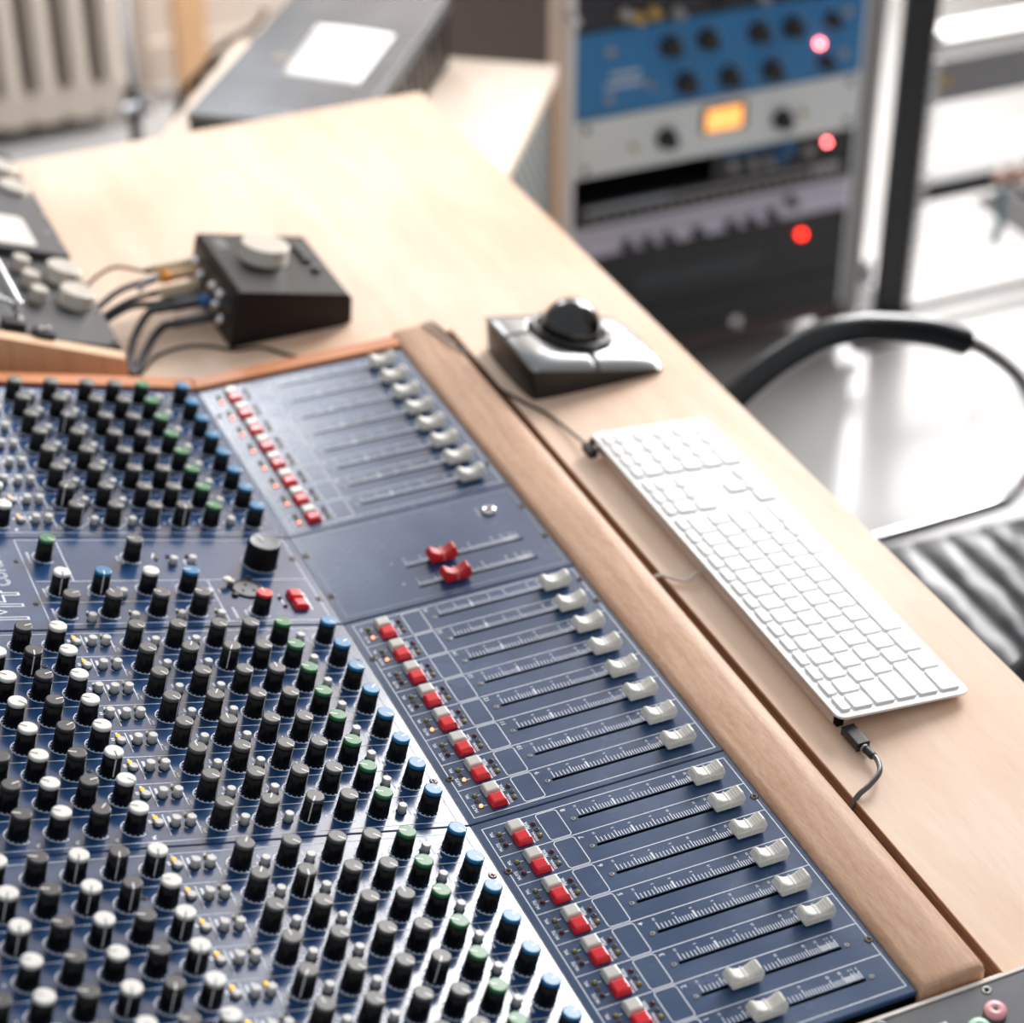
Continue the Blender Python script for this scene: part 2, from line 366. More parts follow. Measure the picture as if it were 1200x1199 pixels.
fader_parts = []     # (kind, x, y)
for mod, (y0, y1, base) in MODS.items():
    b = MB()
    if mod == 'M':
        slots = [(519.3, 66.0, 169.0), (548.4, 66.0, 169.0)]
        plate(b, -5.2, 190.6, y0, y1, slots, BLUEF)
        b.frame(0, 186.7, y0+5.5, y1-5.5, 0.7, Z, INKD)
        for sy, _, _ in slots: scale(b, sy); fader_parts.append(('red', 97.0, sy)); b.text('R' if sy < 530 else 'L', 4, 56.5, sy+9, Z, INK)
        b.line(149.5, 590, 149.5, 604, 1.6, Z, INKD)
        b.build('master_fader_panel', con, cpt((0, 0, 0)))
        continue
    n0 = NUM0[mod]; sl = [(base+30*k+15-0.2, SLOT0, SLOT1) for k in range(8)]
    plate(b, -5.2, 190.6, y0, y1, sl, BLUEF)
    x0, x1 = 0.0, 186.7
    b.frame(x0, x1, base, base+240, 0.75, Z, INK)
    for k in range(8):
        yc = base+30*k+15; yb = base+30*k
        if k: b.line(x0, yb, x1, yb, 0.75, Z, INK)
        # writing pad and the bars above and below it
        arc_rect(b, 38.9, 54.6, yb+1.2, yb+28.8, 2.2, 0.7, Z, INK)
        if k: b.rect(40.5, 53.2, yb-1.1, yb+1.1, Z+0.02, INKD)
        b.text(str(n0+k), 5.0, 58.9, yc+10.8, Z, INK, bold=0.02)
        scale(b, yc-0.2)
        b.text('PEAK', 3.3, 30.0, yc+6.4, Z, INK, bold=0.03); b.text('SIGNAL', 2.9, 30.6, yc-5.6, Z, INK, bold=0.03)
        b.text('PFL', 3.3, 4.3, yc+7.4, Z, INK, bold=0.03); b.text('MUTE', 3.3, 4.3, yc-6.2, Z, INK, bold=0.03)
        for yy in (yc+5.7, yc-5.9): b.line(10.4, yy, 13.5, yy, 0.8, Z, INK)
        b.line(28.0, yc-11.5, 28.0, yc+12.3, 1.0, Z, INK)
        fader_parts += [('btnw', 21.3, yc+6.5), ('btnr', 21.3, yc-5.9), ('ledR', 34.3, yc+6.0), ('ledY', 34.0, yc-6.3), ('scr', 34.4, yc+0.0),
                        ('pfl', 8.9, yc+5.7), ('mscr', 8.5, yc+0.2), ('mute', 8.8, yc-5.9), ('sscr', 61.8, yc-0.2), ('sscr', 171.0, yc+0.3)]
        fx = 164.6+R.uniform(-0.4, 0.4)
        if mod == 'C' and k < 2: fx = 95.0
        fader_parts.append(('white', fx, yc-0.2))
    b.build('fader_panel', con, cpt((0, 0, 0)))

# ---- shared shapes of the console's controls
def knob_body_mesh():
    b = MB()
    b.lathe([(7.1, 0.6), (7.1, 2.2), (6.75, 5), (6.45, 14.4)], KNOBB, 36, flute=0.06)
    b.lathe([(6.5, 14.4), (6.48, 15.6)], KNOBB, 36)
    b.quad([(7.15, -0.42, 1.4), (7.15, 0.42, 1.4), (6.62, 0.42, 15.6), (6.62, -0.42, 15.6)], WHITEP)
    b.quad([(7.15, -0.42, 1.4), (6.62, -0.42, 15.6), (6.0, -0.42, 15.6), (6.2, -0.42, 1.4)], WHITEP); b.quad([(7.15, 0.42, 1.4), (6.2, 0.42, 1.4), (6.0, 0.42, 15.6), (6.62, 0.42, 15.6)], WHITEP)
    return b.mesh('knob_body')
def knob_cap_mesh(kind):
    b = MB(); m = CAPS[kind]
    b.lathe([(6.5, 15.4), (6.5, 17.0), (6.2, 17.7), (5.5, 17.95)], m, 32)
    ln = DKLINE if kind == 'white' else WHITEP
    b.rect(0.6, 6.2, -0.5, 0.5, 18.02, ln); b.quad([(6.2, -0.5, 18.02), (6.66, -0.5, 15.5), (6.66, 0.5, 15.5), (6.2, 0.5, 18.02)], ln)
    return b.mesh('knob_cap')
KB = knob_body_mesh(); KC = {k: knob_cap_mesh(k) for k in CAPS}
def round_btn(h):
    b = MB(); b.lathe([(3.9, -0.4), (3.9, 0.15), (3.5, 0.2)], VOID, 16); b.lathe([(3.3, 0), (3.2, h-0.5), (2.7, h)], BTN, 18); return b.mesh('round_button')
RBH, RBL = round_btn(6.6), round_btn(3.2)
def sq_btn(m):
    b = MB(); poly = []
    b.hexa([(-6.3, -5.9, 0), (6.3, -5.9, 0), (6.3, 5.9, 0), (-6.3, 5.9, 0), (-4.9, -4.8, 5.2), (4.9, -4.8, 5.2), (4.9, 4.8, 5.2), (-4.9, 4.8, 5.2)], m)
    return b.mesh('square_button')
SBW, SBR = sq_btn(BTNW), sq_btn(BTNR)
def led(m, r=1.5):
    b = MB(); b.lathe([(r+0.5, 0), (r+0.5, 0.3), (r, 0.35), (r, 1.0), (r*0.75, 1.7), (r*0.3, 2.0)], m, 14, mats=[SATIN, SATIN, m, m, m]); return b.mesh('indicator')
LM = {k: led(v) for k, v in dict(r=LEDR, y=LEDY, on=LEDON, am=LEDAM).items()}
def screw(r, m):
    b = MB(); b.lathe([(r, 0), (r*0.98, 0.3), (r*0.7, 0.75)], m, 18)
    a = r*0.16
    b.rect(-r*0.55, r*0.55, -a, a, 0.8, VOID); b.rect(-a, a, -r*0.55, r*0.55, 0.81, VOID); return b.mesh('screw')
SC1, SC2, SC3 = screw(2.0, DSTEEL), screw(1.9, STEEL), screw(3.1, DSTEEL)
def fcap(m, ln):
    b = MB()
    prof = [(-10.5, 1.6), (-12.6, 6.2), (-10.9, 11.2), (-9.3, 12.2), (-7.4, 10.9), (-4.6, 9.0), (-1.6, 8.2), (1.6, 8.2), (4.6, 9.0), (7.4, 10.9), (9.3, 12.2), (10.9, 11.2), (12.6, 6.2), (10.5, 1.6)]
    n = len(prof); vs = []
    for y, sh in ((-5.9, 0), (-4.6, 1), (4.6, 1), (5.9, 0)):
        for x, z in prof:
            vs.append((x*(1.0 if sh else 0.96), y*(0.86 if z > 8 else 1), z if sh else z-(0.9 if z > 7 else -0.2)))
    fs = []
    for j in range(3):
        for i in range(n): fs.append((j*n+i, j*n+(i+1) % n, (j+1)*n+(i+1) % n, (j+1)*n+i))
    fs = [tuple(reversed(f)) for f in fs]
    fs += [tuple(range(n)), tuple(range(4*n-1, 3*n-1, -1))]
    b.add(vs, fs, m)
    b.box(-0.45, 0.45, -5.25, 5.25, 7.6, 8.5, ln); b.box(-0.45, 0.45, -6.0, -5.6, 1.8, 7.5, ln); b.box(-0.45, 0.45, 5.6, 6.0, 1.8, 7.5, ln)
    for x in (3.2, 5.0, 6.8): b.box(x-0.3, x+0.3, -4.4, 4.4, 7.5+abs(x)*0.32, 8.9+(x-3.2)*0.5, m)
    return b.mesh('fader_cap')
FCW, FCR = fcap(FCAPW, FLINE), fcap(FCAPR, FLINER)
b = MB(); b.box(-1.6, 1.6, -0.55, 0.55, -5, 2.2, STEEL); STEM = b.mesh('fader_stem')
def add_bevel(o, wd, seg=2): bev(o, wd, seg)

muted = {9, 10, 12, 15, 16, 2}
for kind, x, y in fader_parts:
    if not in_view((x, y, 5)): continue
    L = cpt((x, y, 0))
    if kind in ('white', 'red'):
        o = inst('fader_cap', FCW if kind == 'white' else FCR, con, L); bev(o, 0.55)
        inst('fader_stem', STEM, o, (0, 0, 0))
    elif kind in ('btnw', 'btnr'):
        o = inst('square_button', SBW if kind == 'btnw' else SBR, con, L); bev(o, 1.1, 3)
    elif kind == 'ledR': inst('peak_light', LM['r'], con, L)
    elif kind == 'ledY': inst('signal_light', LM['y'], con, L)
    elif kind == 'pfl': inst('listen_light', LM['y'], con, L)
    elif kind == 'mute':
        ch = None
        for mm, (q0, q1, base) in MODS.items():
            if mm != 'M' and q0 < y < q1: ch = NUM0[mm]+int((y-base)//30)
        q = inst('mute_light', LM['on' if (ch in muted or ch >= 17) else 'r'], con, L)
        if ch in muted or ch >= 17: q['label'] = 'lit orange light'
    elif kind in ('scr', 'mscr'): inst('small_screw', SC1, con, L)
    elif kind == 'sscr': inst('slot_screw', SC2, con, L)
for x, y in ((186.5, 194.7), (186.5, 44), (186.5, 478), (186.4, 447), (0, 195), (0, 447.5), (0, 297), (0, 44), (186.2, 664), (0, 832), (-1.6, 596), (-1.6, 536), (186.5, 592), (186.5, 545)):
    inst('panel_screw', SC3, con, cpt((x, y, 0)))
b = MB(); b.lathe([(6.2, 0), (6.2, 1.6), (4.8, 3.2), (3.4, 3.4), (3.2, 1.0)], STEEL, 24, mats=[STEEL, CHROME, CHROME, CHROME]); b.lathe([(3.1, 0), (3.1, 1.2)], VOID, 16)
b.build('headphone_socket', con, cpt((158.6, 596, 0)))

# ---- knob panels
COLS = dict(blue=23.28, green=60.43, g4=85.8, g3=110.5, g2=142.27, g1=173.98, w1=231.9, d1=256.64, w2=282.2, d2=307.4, w3=333.0, d3=358.0)
def ring(b, d, y, r=8.4, ticks=11):
    """white scale ring with its ticks; in panel coordinates x = -d"""
    x = -d; n = 28
    for k in range(n):
        a0 = math.radians(48+264*k/n); a1 = math.radians(48+264*(k+1)/n)
        b.quad([(x+r*math.cos(a0), y+r*math.sin(a0), Z), (x+(r+0.8)*math.cos(a0), y+(r+0.8)*math.sin(a0), Z), (x+(r+0.8)*math.cos(a1), y+(r+0.8)*math.sin(a1), Z), (x+r*math.cos(a1), y+r*math.sin(a1), Z)], INK)
    for k in range(ticks):
        a = math.radians(48+264*k/(ticks-1)); b.line(x+(r-1.3)*math.cos(a), y+(r-1.3)*math.sin(a), x+(r+0.4)*math.cos(a), y+(r+0.4)*math.sin(a), 0.8, Z, INK)
def blurb(b, d, y, n=3, sz=1.7):
    """a word too small to read"""
    for k in range(n): b.rect(-d-sz/2, -d+sz/2, y+k*sz*0.85, y+k*sz*0.85+sz*0.6, Z, INK)
knobs = []; small = []
def kpanel(mod):
    y0, y1, base = MODS[mod]; b = MB()
    x1 = -0.3; x0 = -PDEPTH
    b.rect(x0, x1, y0, y1, 0, BLUE)
    b.quad([(x1, y0, 0), (x1+0.5, y0, -0.6), (x1+0.5, y1, -0.6), (x1, y1, 0)], ALU)
    for y, dy in ((y0, -0.6), (y1, 0.6)):
        b.quad([(x0, y, 0), (x0, y+dy, -0.7), (x1, y+dy, -0.7), (x1, y, 0)], BLUE); b.quad([(x0, y+dy, -0.7), (x0, y+dy, -3), (x1, y+dy, -3), (x1, y+dy, -0.7)], BLUE)
    b.box(x0, x1, y0+1, y1-1, -3, -0.5, BLUE)
    return b
def add_k(kind, d, y, ang, r=9.1): knobs.append((kind, d, y, ang))
for mod in ('C', 'B', 'A'):
    y0, y1, base = MODS[mod]; b = kpanel(mod)
    b.line(-PDEPTH, base+240, -7.5, base+240, 0.6, Z, INK); b.line(-7.5, base, -7.5, base+240, 0.6, Z, INKD); b.line(-PDEPTH, base, -7.5, base, 0.6, Z, INK)
    for k in range(8):
        yb = base+30*k; yc = yb+15; ch = NUM0[mod]+k
        if k: b.line(-PDEPTH, yb, -7.5, yb, 0.6, Z, INK)
        for name, d in COLS.items():
            ring(b, d, yc)
            kind = {'g': 'grey', 'w': 'white', 'd': 'dark', 'b': 'blue'}[name[0]] if name != 'green' else 'green'
            rr = R.random()
            if kind == 'grey': ang = -48 if rr < 0.8 else R.choice([-95, 60, 95, -120]); ang += R.uniform(-6, 6)
            elif kind == 'green': ang = 160+R.uniform(-6, 6)
            elif kind == 'blue': ang = R.choice([22, 26, -50, 40, 24])+R.uniform(-4, 4)
            elif kind == 'white': ang = (R.choice([157, 155, 150, -45, -90]) if mod != 'C' else R.choice([-108, -104, 155, 165, -100]))+R.uniform(-5, 5)
            else: ang = R.choice([165, 30, 45, 20, 160, -100] if mod != 'C' else [165, 172, 160, 168, -100])+R.uniform(-5, 5)
            add_k(kind, d, yc, ang)
            if name in ('w1', 'w2', 'd1', 'd2', 'w3'): blurb(b, d-6, yc+10.4, 2, 2.0); b.line(-d+10.5, yc-9, -d+12, yc-9, 1.0, Z, INK); b.rect(-d+9, -d+11.2, yc-12.5, yc-9.5, Z, INK)
            else: b.rect(-d+11, -d+12.2, yc-1, yc+1, Z, INK)
        for d in (158.0, 127.0): small.append(('round_button', d, yc-2.0, 5.8)); blurb(b, d+2, yc+4.2, 3, 1.6); b.line(-d-9, yc-4, -d-4, yc-2.5, 0.9, Z, INK)
        small.append(('round_button', 43.8, yc-1.0, 5.8)); blurb(b, 42, yc+6.5, 3, 1.6); b.line(-37.5, yc-5, -37.5, yc+13, 0.6, Z, INKD); blurb(b, 35.0, yc-9, 4, 1.7)
        on = (mod == 'C') or (mod == 'B' and k in (0, 1, 2, 3, 6, 7)) or (mod == 'A' and k in (0, 1))
        small.append(('short_button', 215.3, yc+2.5, 3.0 if on else 5.0)); small.append(('amber_light' if on else 'dim_light', 215.7, yc+8.6, on))
        small += [('short_button', 204.2, yc+1.2, 5.8), ('short_button', 193.9, yc+1.2, 5.8), ('amber_light' if (mod == 'C' and k == 3) else 'dim_light', 194.0, yc+9.0, mod == 'C' and k == 3)]
        b.line(-209.9, yc-9.5, -209.9, yc+12.5, 0.8, Z, INK); b.line(-189.0, yc-9.5, -189.0, yc+12.5, 0.8, Z, INK)
        for dd, y_ in ((215.8, 10.5), (194.0, 10.8)): blurb(b, dd, yc+y_, 2, 1.9)
        for dd, ye in ((206.6, 10.0), (202.0, 12.0)): b.line(-dd, yc+4.0, -dd, yc+ye, 2.0, Z, INK)
        blurb(b, 220.0, yc+4.2, 2, 2.2); blurb(b, 186.4, yc-9.2, 3, 1.9)
        for dd in (215.6, 194.0): b.line(-dd, yc+4, -dd, yc+8, 0.7, Z, INK)
        for dd in (210.2, 199.2, 189.4): b.line(-dd, yc-1, -dd+2.2, yc-3.5, 0.6, Z, INK)
    b.build('channel_panel', con, cpt((XH, 0, 0)), rot=(0, TH, 0))
# master section
y0, y1, _ = MODS['M']; b = kpanel('M')
b.frame(-227.4, -7.0, 505.2, 623, 0.7, Z, INK); b.line(-224.5, 563.4, -7, 563.4, 0.7, Z, INK); b.line(-227.4, 534.3, -90, 534.3, 0.7, Z, INK); b.line(-195.5, 563.4, -195.5, 621, 0.8, Z, INK)
b.line(-90, 505.2, -90, 563.4, 0.8, Z, INK)
for d, y, n in ((222, 590, 9), (221.5, 542, 7), (221.5, 508, 11), (82, 509, 9), (73, 512, 5), (153, 592, 4), (150, 588, 4), (100, 583, 6), (85, 545, 3), (110+10, 545, 3), (189, 543, 3)): blurb(b, d, y, n, 2.0)
b.line(-17.5, 519, -17.5, 544, 1.3, Z, INK); b.line(-38.5, 527, -38.5, 541, 1.3, Z, INK)
for d, y, kd, ang in ((210.3, 597.5, 'green', -48), (141.5, 596.2, 'grey', 160), (210.8, 549.8, 'white', -100), (178.9, 550.8, 'blue', -100), (142, 550.7, 'white', 170), (110, 550.8, 'blue', 165),
                      (211.1, 519.6, 'grey', 20), (179.1, 519.3, 'grey', 110), (142.5, 519.8, 'grey', 150), (110.4, 520.1, 'grey', 150), (61.2, 517.8, 'red', 100)):
    ring(b, d, y); add_k(kd, d, y, ang)
ring(b, 38.3, 587.0, 14.2, 11)
for d, y in ((110.7, 587), (95.2, 588), (163.9, 541.5), (196.2, 509), (163.7, 509.2), (127, 510.3), (96.3, 509.5), (96.2, 539.5)):
    small.append(('round_button', d, y, 5.8))
    if y < 580: small.append(('dim_light', d, y+8.5, False)); b.line(-d, y+3, -d, y+7, 0.7, Z, INK); blurb(b, d, y+10.5, 2, 1.7)
for d, y in ((112, 597.5), (96, 597.5), (39, 536), (38.5, 524)): small.append(('warning_light', d, y, False))
small.append(('dim_light', 122, 594, False)); b.line(-125, 596, -122, 603, 1.4, Z, INK)
# lettering of the maker's model on the blank part of the panel
b.text('M4', 54, -258, 531, Z, INK, outline=0.016, sx=0.6); b.text('CONSOLE', 18, -249.5, 588, Z, INK, outline=0.022, sx=0.74)
b.build('master_panel', con, cpt((XH, 0, 0)), rot=(0, TH, 0))

for kind, d, y, ang in knobs:
    p = K(d, y, 8)
    if not in_view(p, 70): continue
    o = inst(kind+'_knob', KB, con, cpt(K(d, y)), (0, 0, 0))
    o.rotation_euler = (Matrix.Rotation(TH, 3, 'Y') @ Matrix.Rotation(math.radians(ang), 3, 'Z')).to_euler()
    inst('knob_cap', KC[kind], o, (0, 0, 0))
for it in small:
    nm, d, y, q = it
    if not in_view(K(d, y), 50): continue
    me = {'round_button': RBH, 'short_button': RBL if q == 3.0 else RBH, 'amber_light': LM['am'], 'dim_light': LM['y'], 'warning_light': LM['r']}[nm]
    inst(nm, me, con, cpt(K(d, y)), (0, TH, 0))
# big level knob with a dished silver cap
b = MB(); b.lathe([(14.2, 0.6), (13.9, 3), (13.2, 18.5), (12.6, 20)], KNOBB, 48, flute=0.03)
o = b.build('level_knob', con, cpt(K(38.3, 587.0))); o.rotation_euler = (0, TH, 0)
b = MB(); b.lathe([(12.4, 20.02), (12.0, 20.6), (11.2, 20.3), (4, 19.6+0.5)], mat('dished_silver', (112, 114, 116), 0.5, 0.2), 40); b.rect(2, 11.5, -0.8, 0.8, 20.75, WHITEP)
q = b.build('knob_cap', o); q.rotation_euler = (0, 0, math.radians(110))
# talkback socket and its release tab
b = MB(); b.lathe([(13.2, 0), (13.2, 1.0), (12.2, 1.4), (11.2, 1.4), (10.9, 0.5)], SATIN, 32); b.lathe([(10.9, 0), (10.9, 0.6)], mat('socket_grey', (120, 120, 124), 0.4), 28)
for a in (90, 210, 330): b.lathe([(1.3, 0.6), (1.3, 0.8)], VOID, 12, c=(5.2*math.cos(math.radians(a)), 5.2*math.sin(math.radians(a)), 0))
o = b.build('talkback_socket', con, cpt(K(61.5, 549.5))); o.rotation_euler = (0, TH, 0)
b = MB(); b.lathe([(0.1, 4.6), (3.4, 4.8), (3.8, 5.8), (3.2, 6.6), (0.1, 6.8)], mat('ivory_tab', (238, 232, 214), 0.3), 20, c=(-15.5, 6, 0)); b.box(-15, -10, 3.5, 6.5, 0.5, 4.8, STEEL)
b.build('release_tab', o)
for dx, dy in ((-13, -9), (6, 15)):
    b = MB(); b.lathe([(2.9, 0), (2.7, 1.4), (1.6, 2.4)], SATIN, 16, c=(dx, dy, 0)); b.build('socket_screw', o)
for y in (537.0, 523.8):
    o = inst('square_button', SBR, con, cpt(K(26.5, y)), (0, TH, 0)); bev(o, 1.1, 3)
for d, y in ((8, 593.8), (6.7, 534.2), (6.5, 447.5), (6.3, 297.7), (6.2, 194), (6.2, 44), (232.7, 592.1), (232, 532.8), (158, 462-46), (158, 300), (158, 130), (245, 452), (245, 330), (245, 200), (245, 130)):
    if in_view(K(d, y), 0): inst('panel_screw', SC3 if d < 20 else SC1, con, cpt(K(d, y)), (0, TH, 0))

# wooden armrest, cheek and front lip
b = MB()
prof = [(191.6, -30), (191.6, 1.0), (193.5, 3.6), (197, 4.8), (226, 6.2), (236, 5.6), (239.2, 3.2), (240.4, -1), (240.5, -30)]
ys = [-9, -8.2, -6.5, -2, 200, 420, 640, 905]; vs = []; n = len(prof)
for j, y in enumerate(ys):
    sh = {0: 2.4, 1: 0.9, 2: 0.2}.get(j, 0)
    for x, z in prof: vs.append((x+(sh*0.4 if x < 200 else -sh*0.8 if x > 230 else 0), y, z-(sh if z > 0 else 0)))
fs = [(j*n+i, j*n+i+1, (j+1)*n+i+1, (j+1)*n+i) for j in range(len(ys)-1) for i in range(n-1)]
b.add(vs, fs, WALNUT, True); b.add(vs, [tuple(range(n)), tuple(range(len(vs)-1, len(vs)-n-1, -1))], WALNUT)
b.build('armrest', con, NEG(ORG))
b = MB()
b.box(XH, 241, 882.2, 900, -40, 3.5, CHEEK)
b.prism([(XH, 3.5), (XH, -40), (XH-PDEPTH*cth, -40), (XH-PDEPTH*cth, PDEPTH*sth+3.5)], 882.2, 900, CHEEK, 'y')
b.build('side_cheek', con, NEG(ORG), bevel=1.2)
b = MB(); b.box(-60, 252, -13.2, -10.2, -40, -5.0, BIRCH2); b.build('front_lip', con, NEG(ORG), bevel=1)

# ---------------------------------------------------------------- keyboard
DZ = -8.0
KBW, KBL = 112.7, 424.0
tilt = math.atan(0.0949)
kb = thing('computer_keyboard', 'slim white full-size computer keyboard lying beside the walnut armrest', 'keyboard', (277.8, 234.5, DZ), -0.0087)
KEYW = mat('key_white', (232, 232, 230), 0.4); PLATE = mat('keyboard_plate', (226, 226, 224), 0.35); KSIDE = mat('keyboard_aluminium', (196, 186, 182), 0.35, 0.6)
def kz(a): return 17.9-0.0949*a     # height of the plate's surface over the desk at a mm from the back edge
b = MB()
def rrect(x0, x1, y0, y1, r, n=5):
    pts = []
    for cx, cy, a0 in ((x1-r, y1-r, 0), (x0+r, y1-r, 90), (x0+r, y0+r, 180), (x1-r, y0+r, 270)):
        for k in range(n+1): a = math.radians(a0+90*k/n); pts.append((cx+r*math.cos(a), cy+r*math.sin(a)))
    return pts
po = rrect(0, KBW, 0, KBL, 7)
def slab(b, po, top, bot, m, ms):
    n = len(po); vt = [(x, y, top(x)) for x, y in po]; vb = [(x, y, bot(x)) for x, y in po]
    b.add(vt, [tuple(range(n))], m); b.add(vt+vb, [(i, i+n, (i+1) % n+n, (i+1) % n) for i in range(n)], ms, True); b.add(vb, [tuple(range(n-1, -1, -1))], ms)
slab(b, po, lambda x: kz(x), lambda x: kz(x)-2.2, PLATE, PLATE)
b.build('top_plate', kb)
b = MB(); slab(b, rrect(1.5, KBW-3, 4, KBL-4, 6), lambda x: kz(x)-2.2, lambda x: max(1.2, kz(x)-5.5), KSIDE, KSIDE)
b.prism([(1.5, kz(0)-2.3), (1.5, 4.5), (5, 1.6), (13, 1.6), (20, 6), (20, kz(20)-2.3)], 10, KBL-10, KSIDE, 'y'); b.build('underside', kb)
for y in (20, KBL-20):
    for x in (9, KBW-9):
        b = MB(); b.lathe([(4, 0), (4, 1.8)], SATIN, 14, c=(x, y, 0)); b.build('foot', kb)
for y0 in (0.5, KBL-7):
    b = MB(); b.box(-0.6, 5, y0+1, y0+6, kz(0)-9, kz(0)-3, VOID); b.build('usb_port', kb)
U = 18.75; G = 2.7
def key(a0, da, y0, dy, nm='key'):
    x0, x1, yy0, yy1 = a0+G/2, a0+da-G/2, y0+G/2, y0+dy-G/2
    b = MB(); p = rrect(x0, x1, yy0, yy1, 1.7, 3); p2 = rrect(x0+0.35, x1-0.35, yy0+0.35, yy1-0.35, 1.5, 3); n = len(p)
    v = [(x, y, kz(x)) for x, y in p]+[(x, y, kz(x)+1.7) for x, y in p]+[(x, y, kz(x)+2.1) for x, y in p2]
    b.add(v, [(i, (i+1) % n, (i+1) % n+n, i+n) for i in range(n)]+[(i+n, (i+1) % n+n, (i+1) % n+2*n, i+2*n) for i in range(n)], KEYW, True)
    b.add(v[2*n:], [tuple(range(n))], KEYW); b.build(nm, kb)
Y0 = 5.0; A0 = 4.6; F = 10.6
RW = [[1]*13+[1.5], [1.5]+[1]*13, [1.75]+[1]*11+[1.75], [2.25]+[1]*10+[2.25], [1.5, 1.25, 1.5, 6.0, 1.5, 1.25, 1.5]]
x = Y0
for i in range(14): key(A0, F, x, 14.5*U/14, 'function_key'); x += 14.5*U/14
for r, row in enumerate(RW):
    x = Y0
    for wd in row: key(A0+F+r*U, U, x, wd*U); x += wd*U
NX = Y0+14.5*U+5.0
for i in range(3): key(A0, F, NX+i*U, U, 'function_key')
for r in range(2):
    for i in range(3): key(A0+F+r*U, U, NX+i*U, U)
key(A0+F+3*U, U, NX+U, U)
for i in range(3): key(A0+F+4*U, U, NX+i*U, U)
PX = NX+3*U+5.0
for i in range(4): key(A0, F, PX+i*U, U, 'function_key')
for r in range(4):
    for i in range(4 if r < 3 else 3): key(A0+F+r*U, U, PX+i*U, U)
key(A0+F+4*U, U, PX, 2*U); key(A0+F+4*U, U, PX+2*U, U); key(A0+F+3*U, 2*U, PX+3*U, U)

# ---------------------------------------------------------------- cables by the keyboard
RUBBER = mat('black_rubber', (22, 22, 24), 0.5); CABG = mat('cable_grey', (120, 118, 116), 0.3); CABW = mat('cable_white', (214, 206, 200), 0.45)
t = thing('usb_cable', 'black plug with short grey cable at the near end of the white keyboard', 'cable', (288, 234, DZ))
O = (288, 234, DZ)
b = MB(); b.prism(rrect(279, 293, 8, 0, 0.1, 1) if False else [(279.5, DZ+3), (290.5, DZ+3), (290.5, DZ+10.5), (279.5, DZ+10.5)], 212, 233.5, RUBBER, 'y')
b.build('plug', t, NEG(O), bevel=1.6, seg=3)
b = MB(); b.tube(smooth_path([(285, 213, DZ+6.5), (285.5, 206, DZ+6.5), (286, 200, DZ+6.5)]), 3, RUBBER, 12, None); b.lathe([(3.5, 209), (3.5, 210.5)], ALU, 12, c=(285, 0, DZ+6.5), axis='y')
b.build('strain_relief', t, NEG(O))
b = MB(); b.tube(smooth_path([(286, 203, DZ+6.5), (286, 194, DZ+7), (280, 182, DZ+8), (268, 175, DZ+6), (256, 172, DZ+1), (248.5, 170, DZ-14), (247, 170, DZ-40)]), 2.0, mat('cable_dark_grey', (86, 84, 84), 0.25), 12); b.build('cord', t, NEG(O))
b = MB(); b.tube(smooth_path([(283, 452, DZ+5), (276, 451, DZ+5.5), (266, 447, DZ+4), (256, 457, DZ+3.5), (251, 463, DZ+3), (245, 466, DZ-3), (244, 467, DZ-35)]), 1.5, CABW, 10)
o = b.build('keyboard_cable', None, (-268, -456, -DZ)); o.location = (0, 0, ZF*S); tag(o, 'thin white cable from the middle of the keyboard back edge into the gap', 'cable')
t = thing('usb_cable', 'thin black cable plugged into the far end of the white keyboard, passing behind the trackball', 'cable', (286, 668, DZ)); O = (286, 668, DZ)
b = MB(); b.box(272.5, 281, 640, 657.5, DZ+3, DZ+12, RUBBER); b.build('plug', t, NEG(O), bevel=1.5)
b = MB(); b.tube(smooth_path([(277, 656, DZ+7), (278, 666, DZ+6), (276, 700, DZ+3), (272, 728, DZ+1.9), (262, 752, DZ+1.9), (254, 775, DZ+1.9), (248, 800, DZ+3), (243, 835, DZ+13), (238, 870, DZ+14), (233, 905, DZ+13.5), (231, 918, DZ+3), (231, 924, DZ-2)]), 1.35, RUBBER, 10); b.build('cord', t, NEG(O))
b = MB(); b.tube(smooth_path([(222, 915, DZ+3), (224, 903, DZ+14.5), (228, 880, DZ+15.5), (233, 855, DZ+15.8), (240, 838, DZ+15)]), 1.1, CABG, 10)
o = b.build('thin_cable', None); o.location = (0, 0, ZF*S); tag(o, 'thin grey looped cable at the far end of the walnut armrest', 'cable')

# ---------------------------------------------------------------- trackball
SILV = mat('silver_plastic', (128, 131, 133), 0.26, 0.25, coat=0.5); GLOSSB = mat('gloss_black_ball', (14, 14, 16), 0.08, coat=0.6)
tb = thing('trackball', 'black and silver desktop trackball with a glossy black ball', 'trackball', (336, 809, DZ))
HX, HY = 69.0, 57.0
def tz(x, y):
    u = (x+HX)/(2*HX); h = 31*(1-u)**0.85*(1-0.1*u)+10.0 if u < 1 else 10.0
    e = max(abs(x)/HX, abs(y)/HY); e2 = ((abs(x)/HX)**7*0.7+(abs(y)/HY)**5)
    return h-8.0*min(1, e2)*1.0+2.5*(1-min(1, (y/HY)**2))
def spread_(t, H, r=13):     # rounded-corner grid
    return t
N = 44
def gp(i, j):
    x = -HX+2*HX*i/N; y = -HY+2*HY*j/N
    # pull the corners in
    ax, ay = abs(x)/HX, abs(y)/HY; k = 1-0.025*(ax**4)*(ay**4)*2
    bow = 3.0*(1-ay**2) if x > 0 else 1.0*(1-ay**2)
    return x*k+(bow*ax if x > 0 else -bow*ax), y*k
BX, BY = -3.0, 2.0; RR = 37.5
quads = {0: MB(), 1: MB(), 2: MB(), 3: MB()}; shell = MB()
P = [[gp(i, j) for j in range(N+1)] for i in range(N+1)]
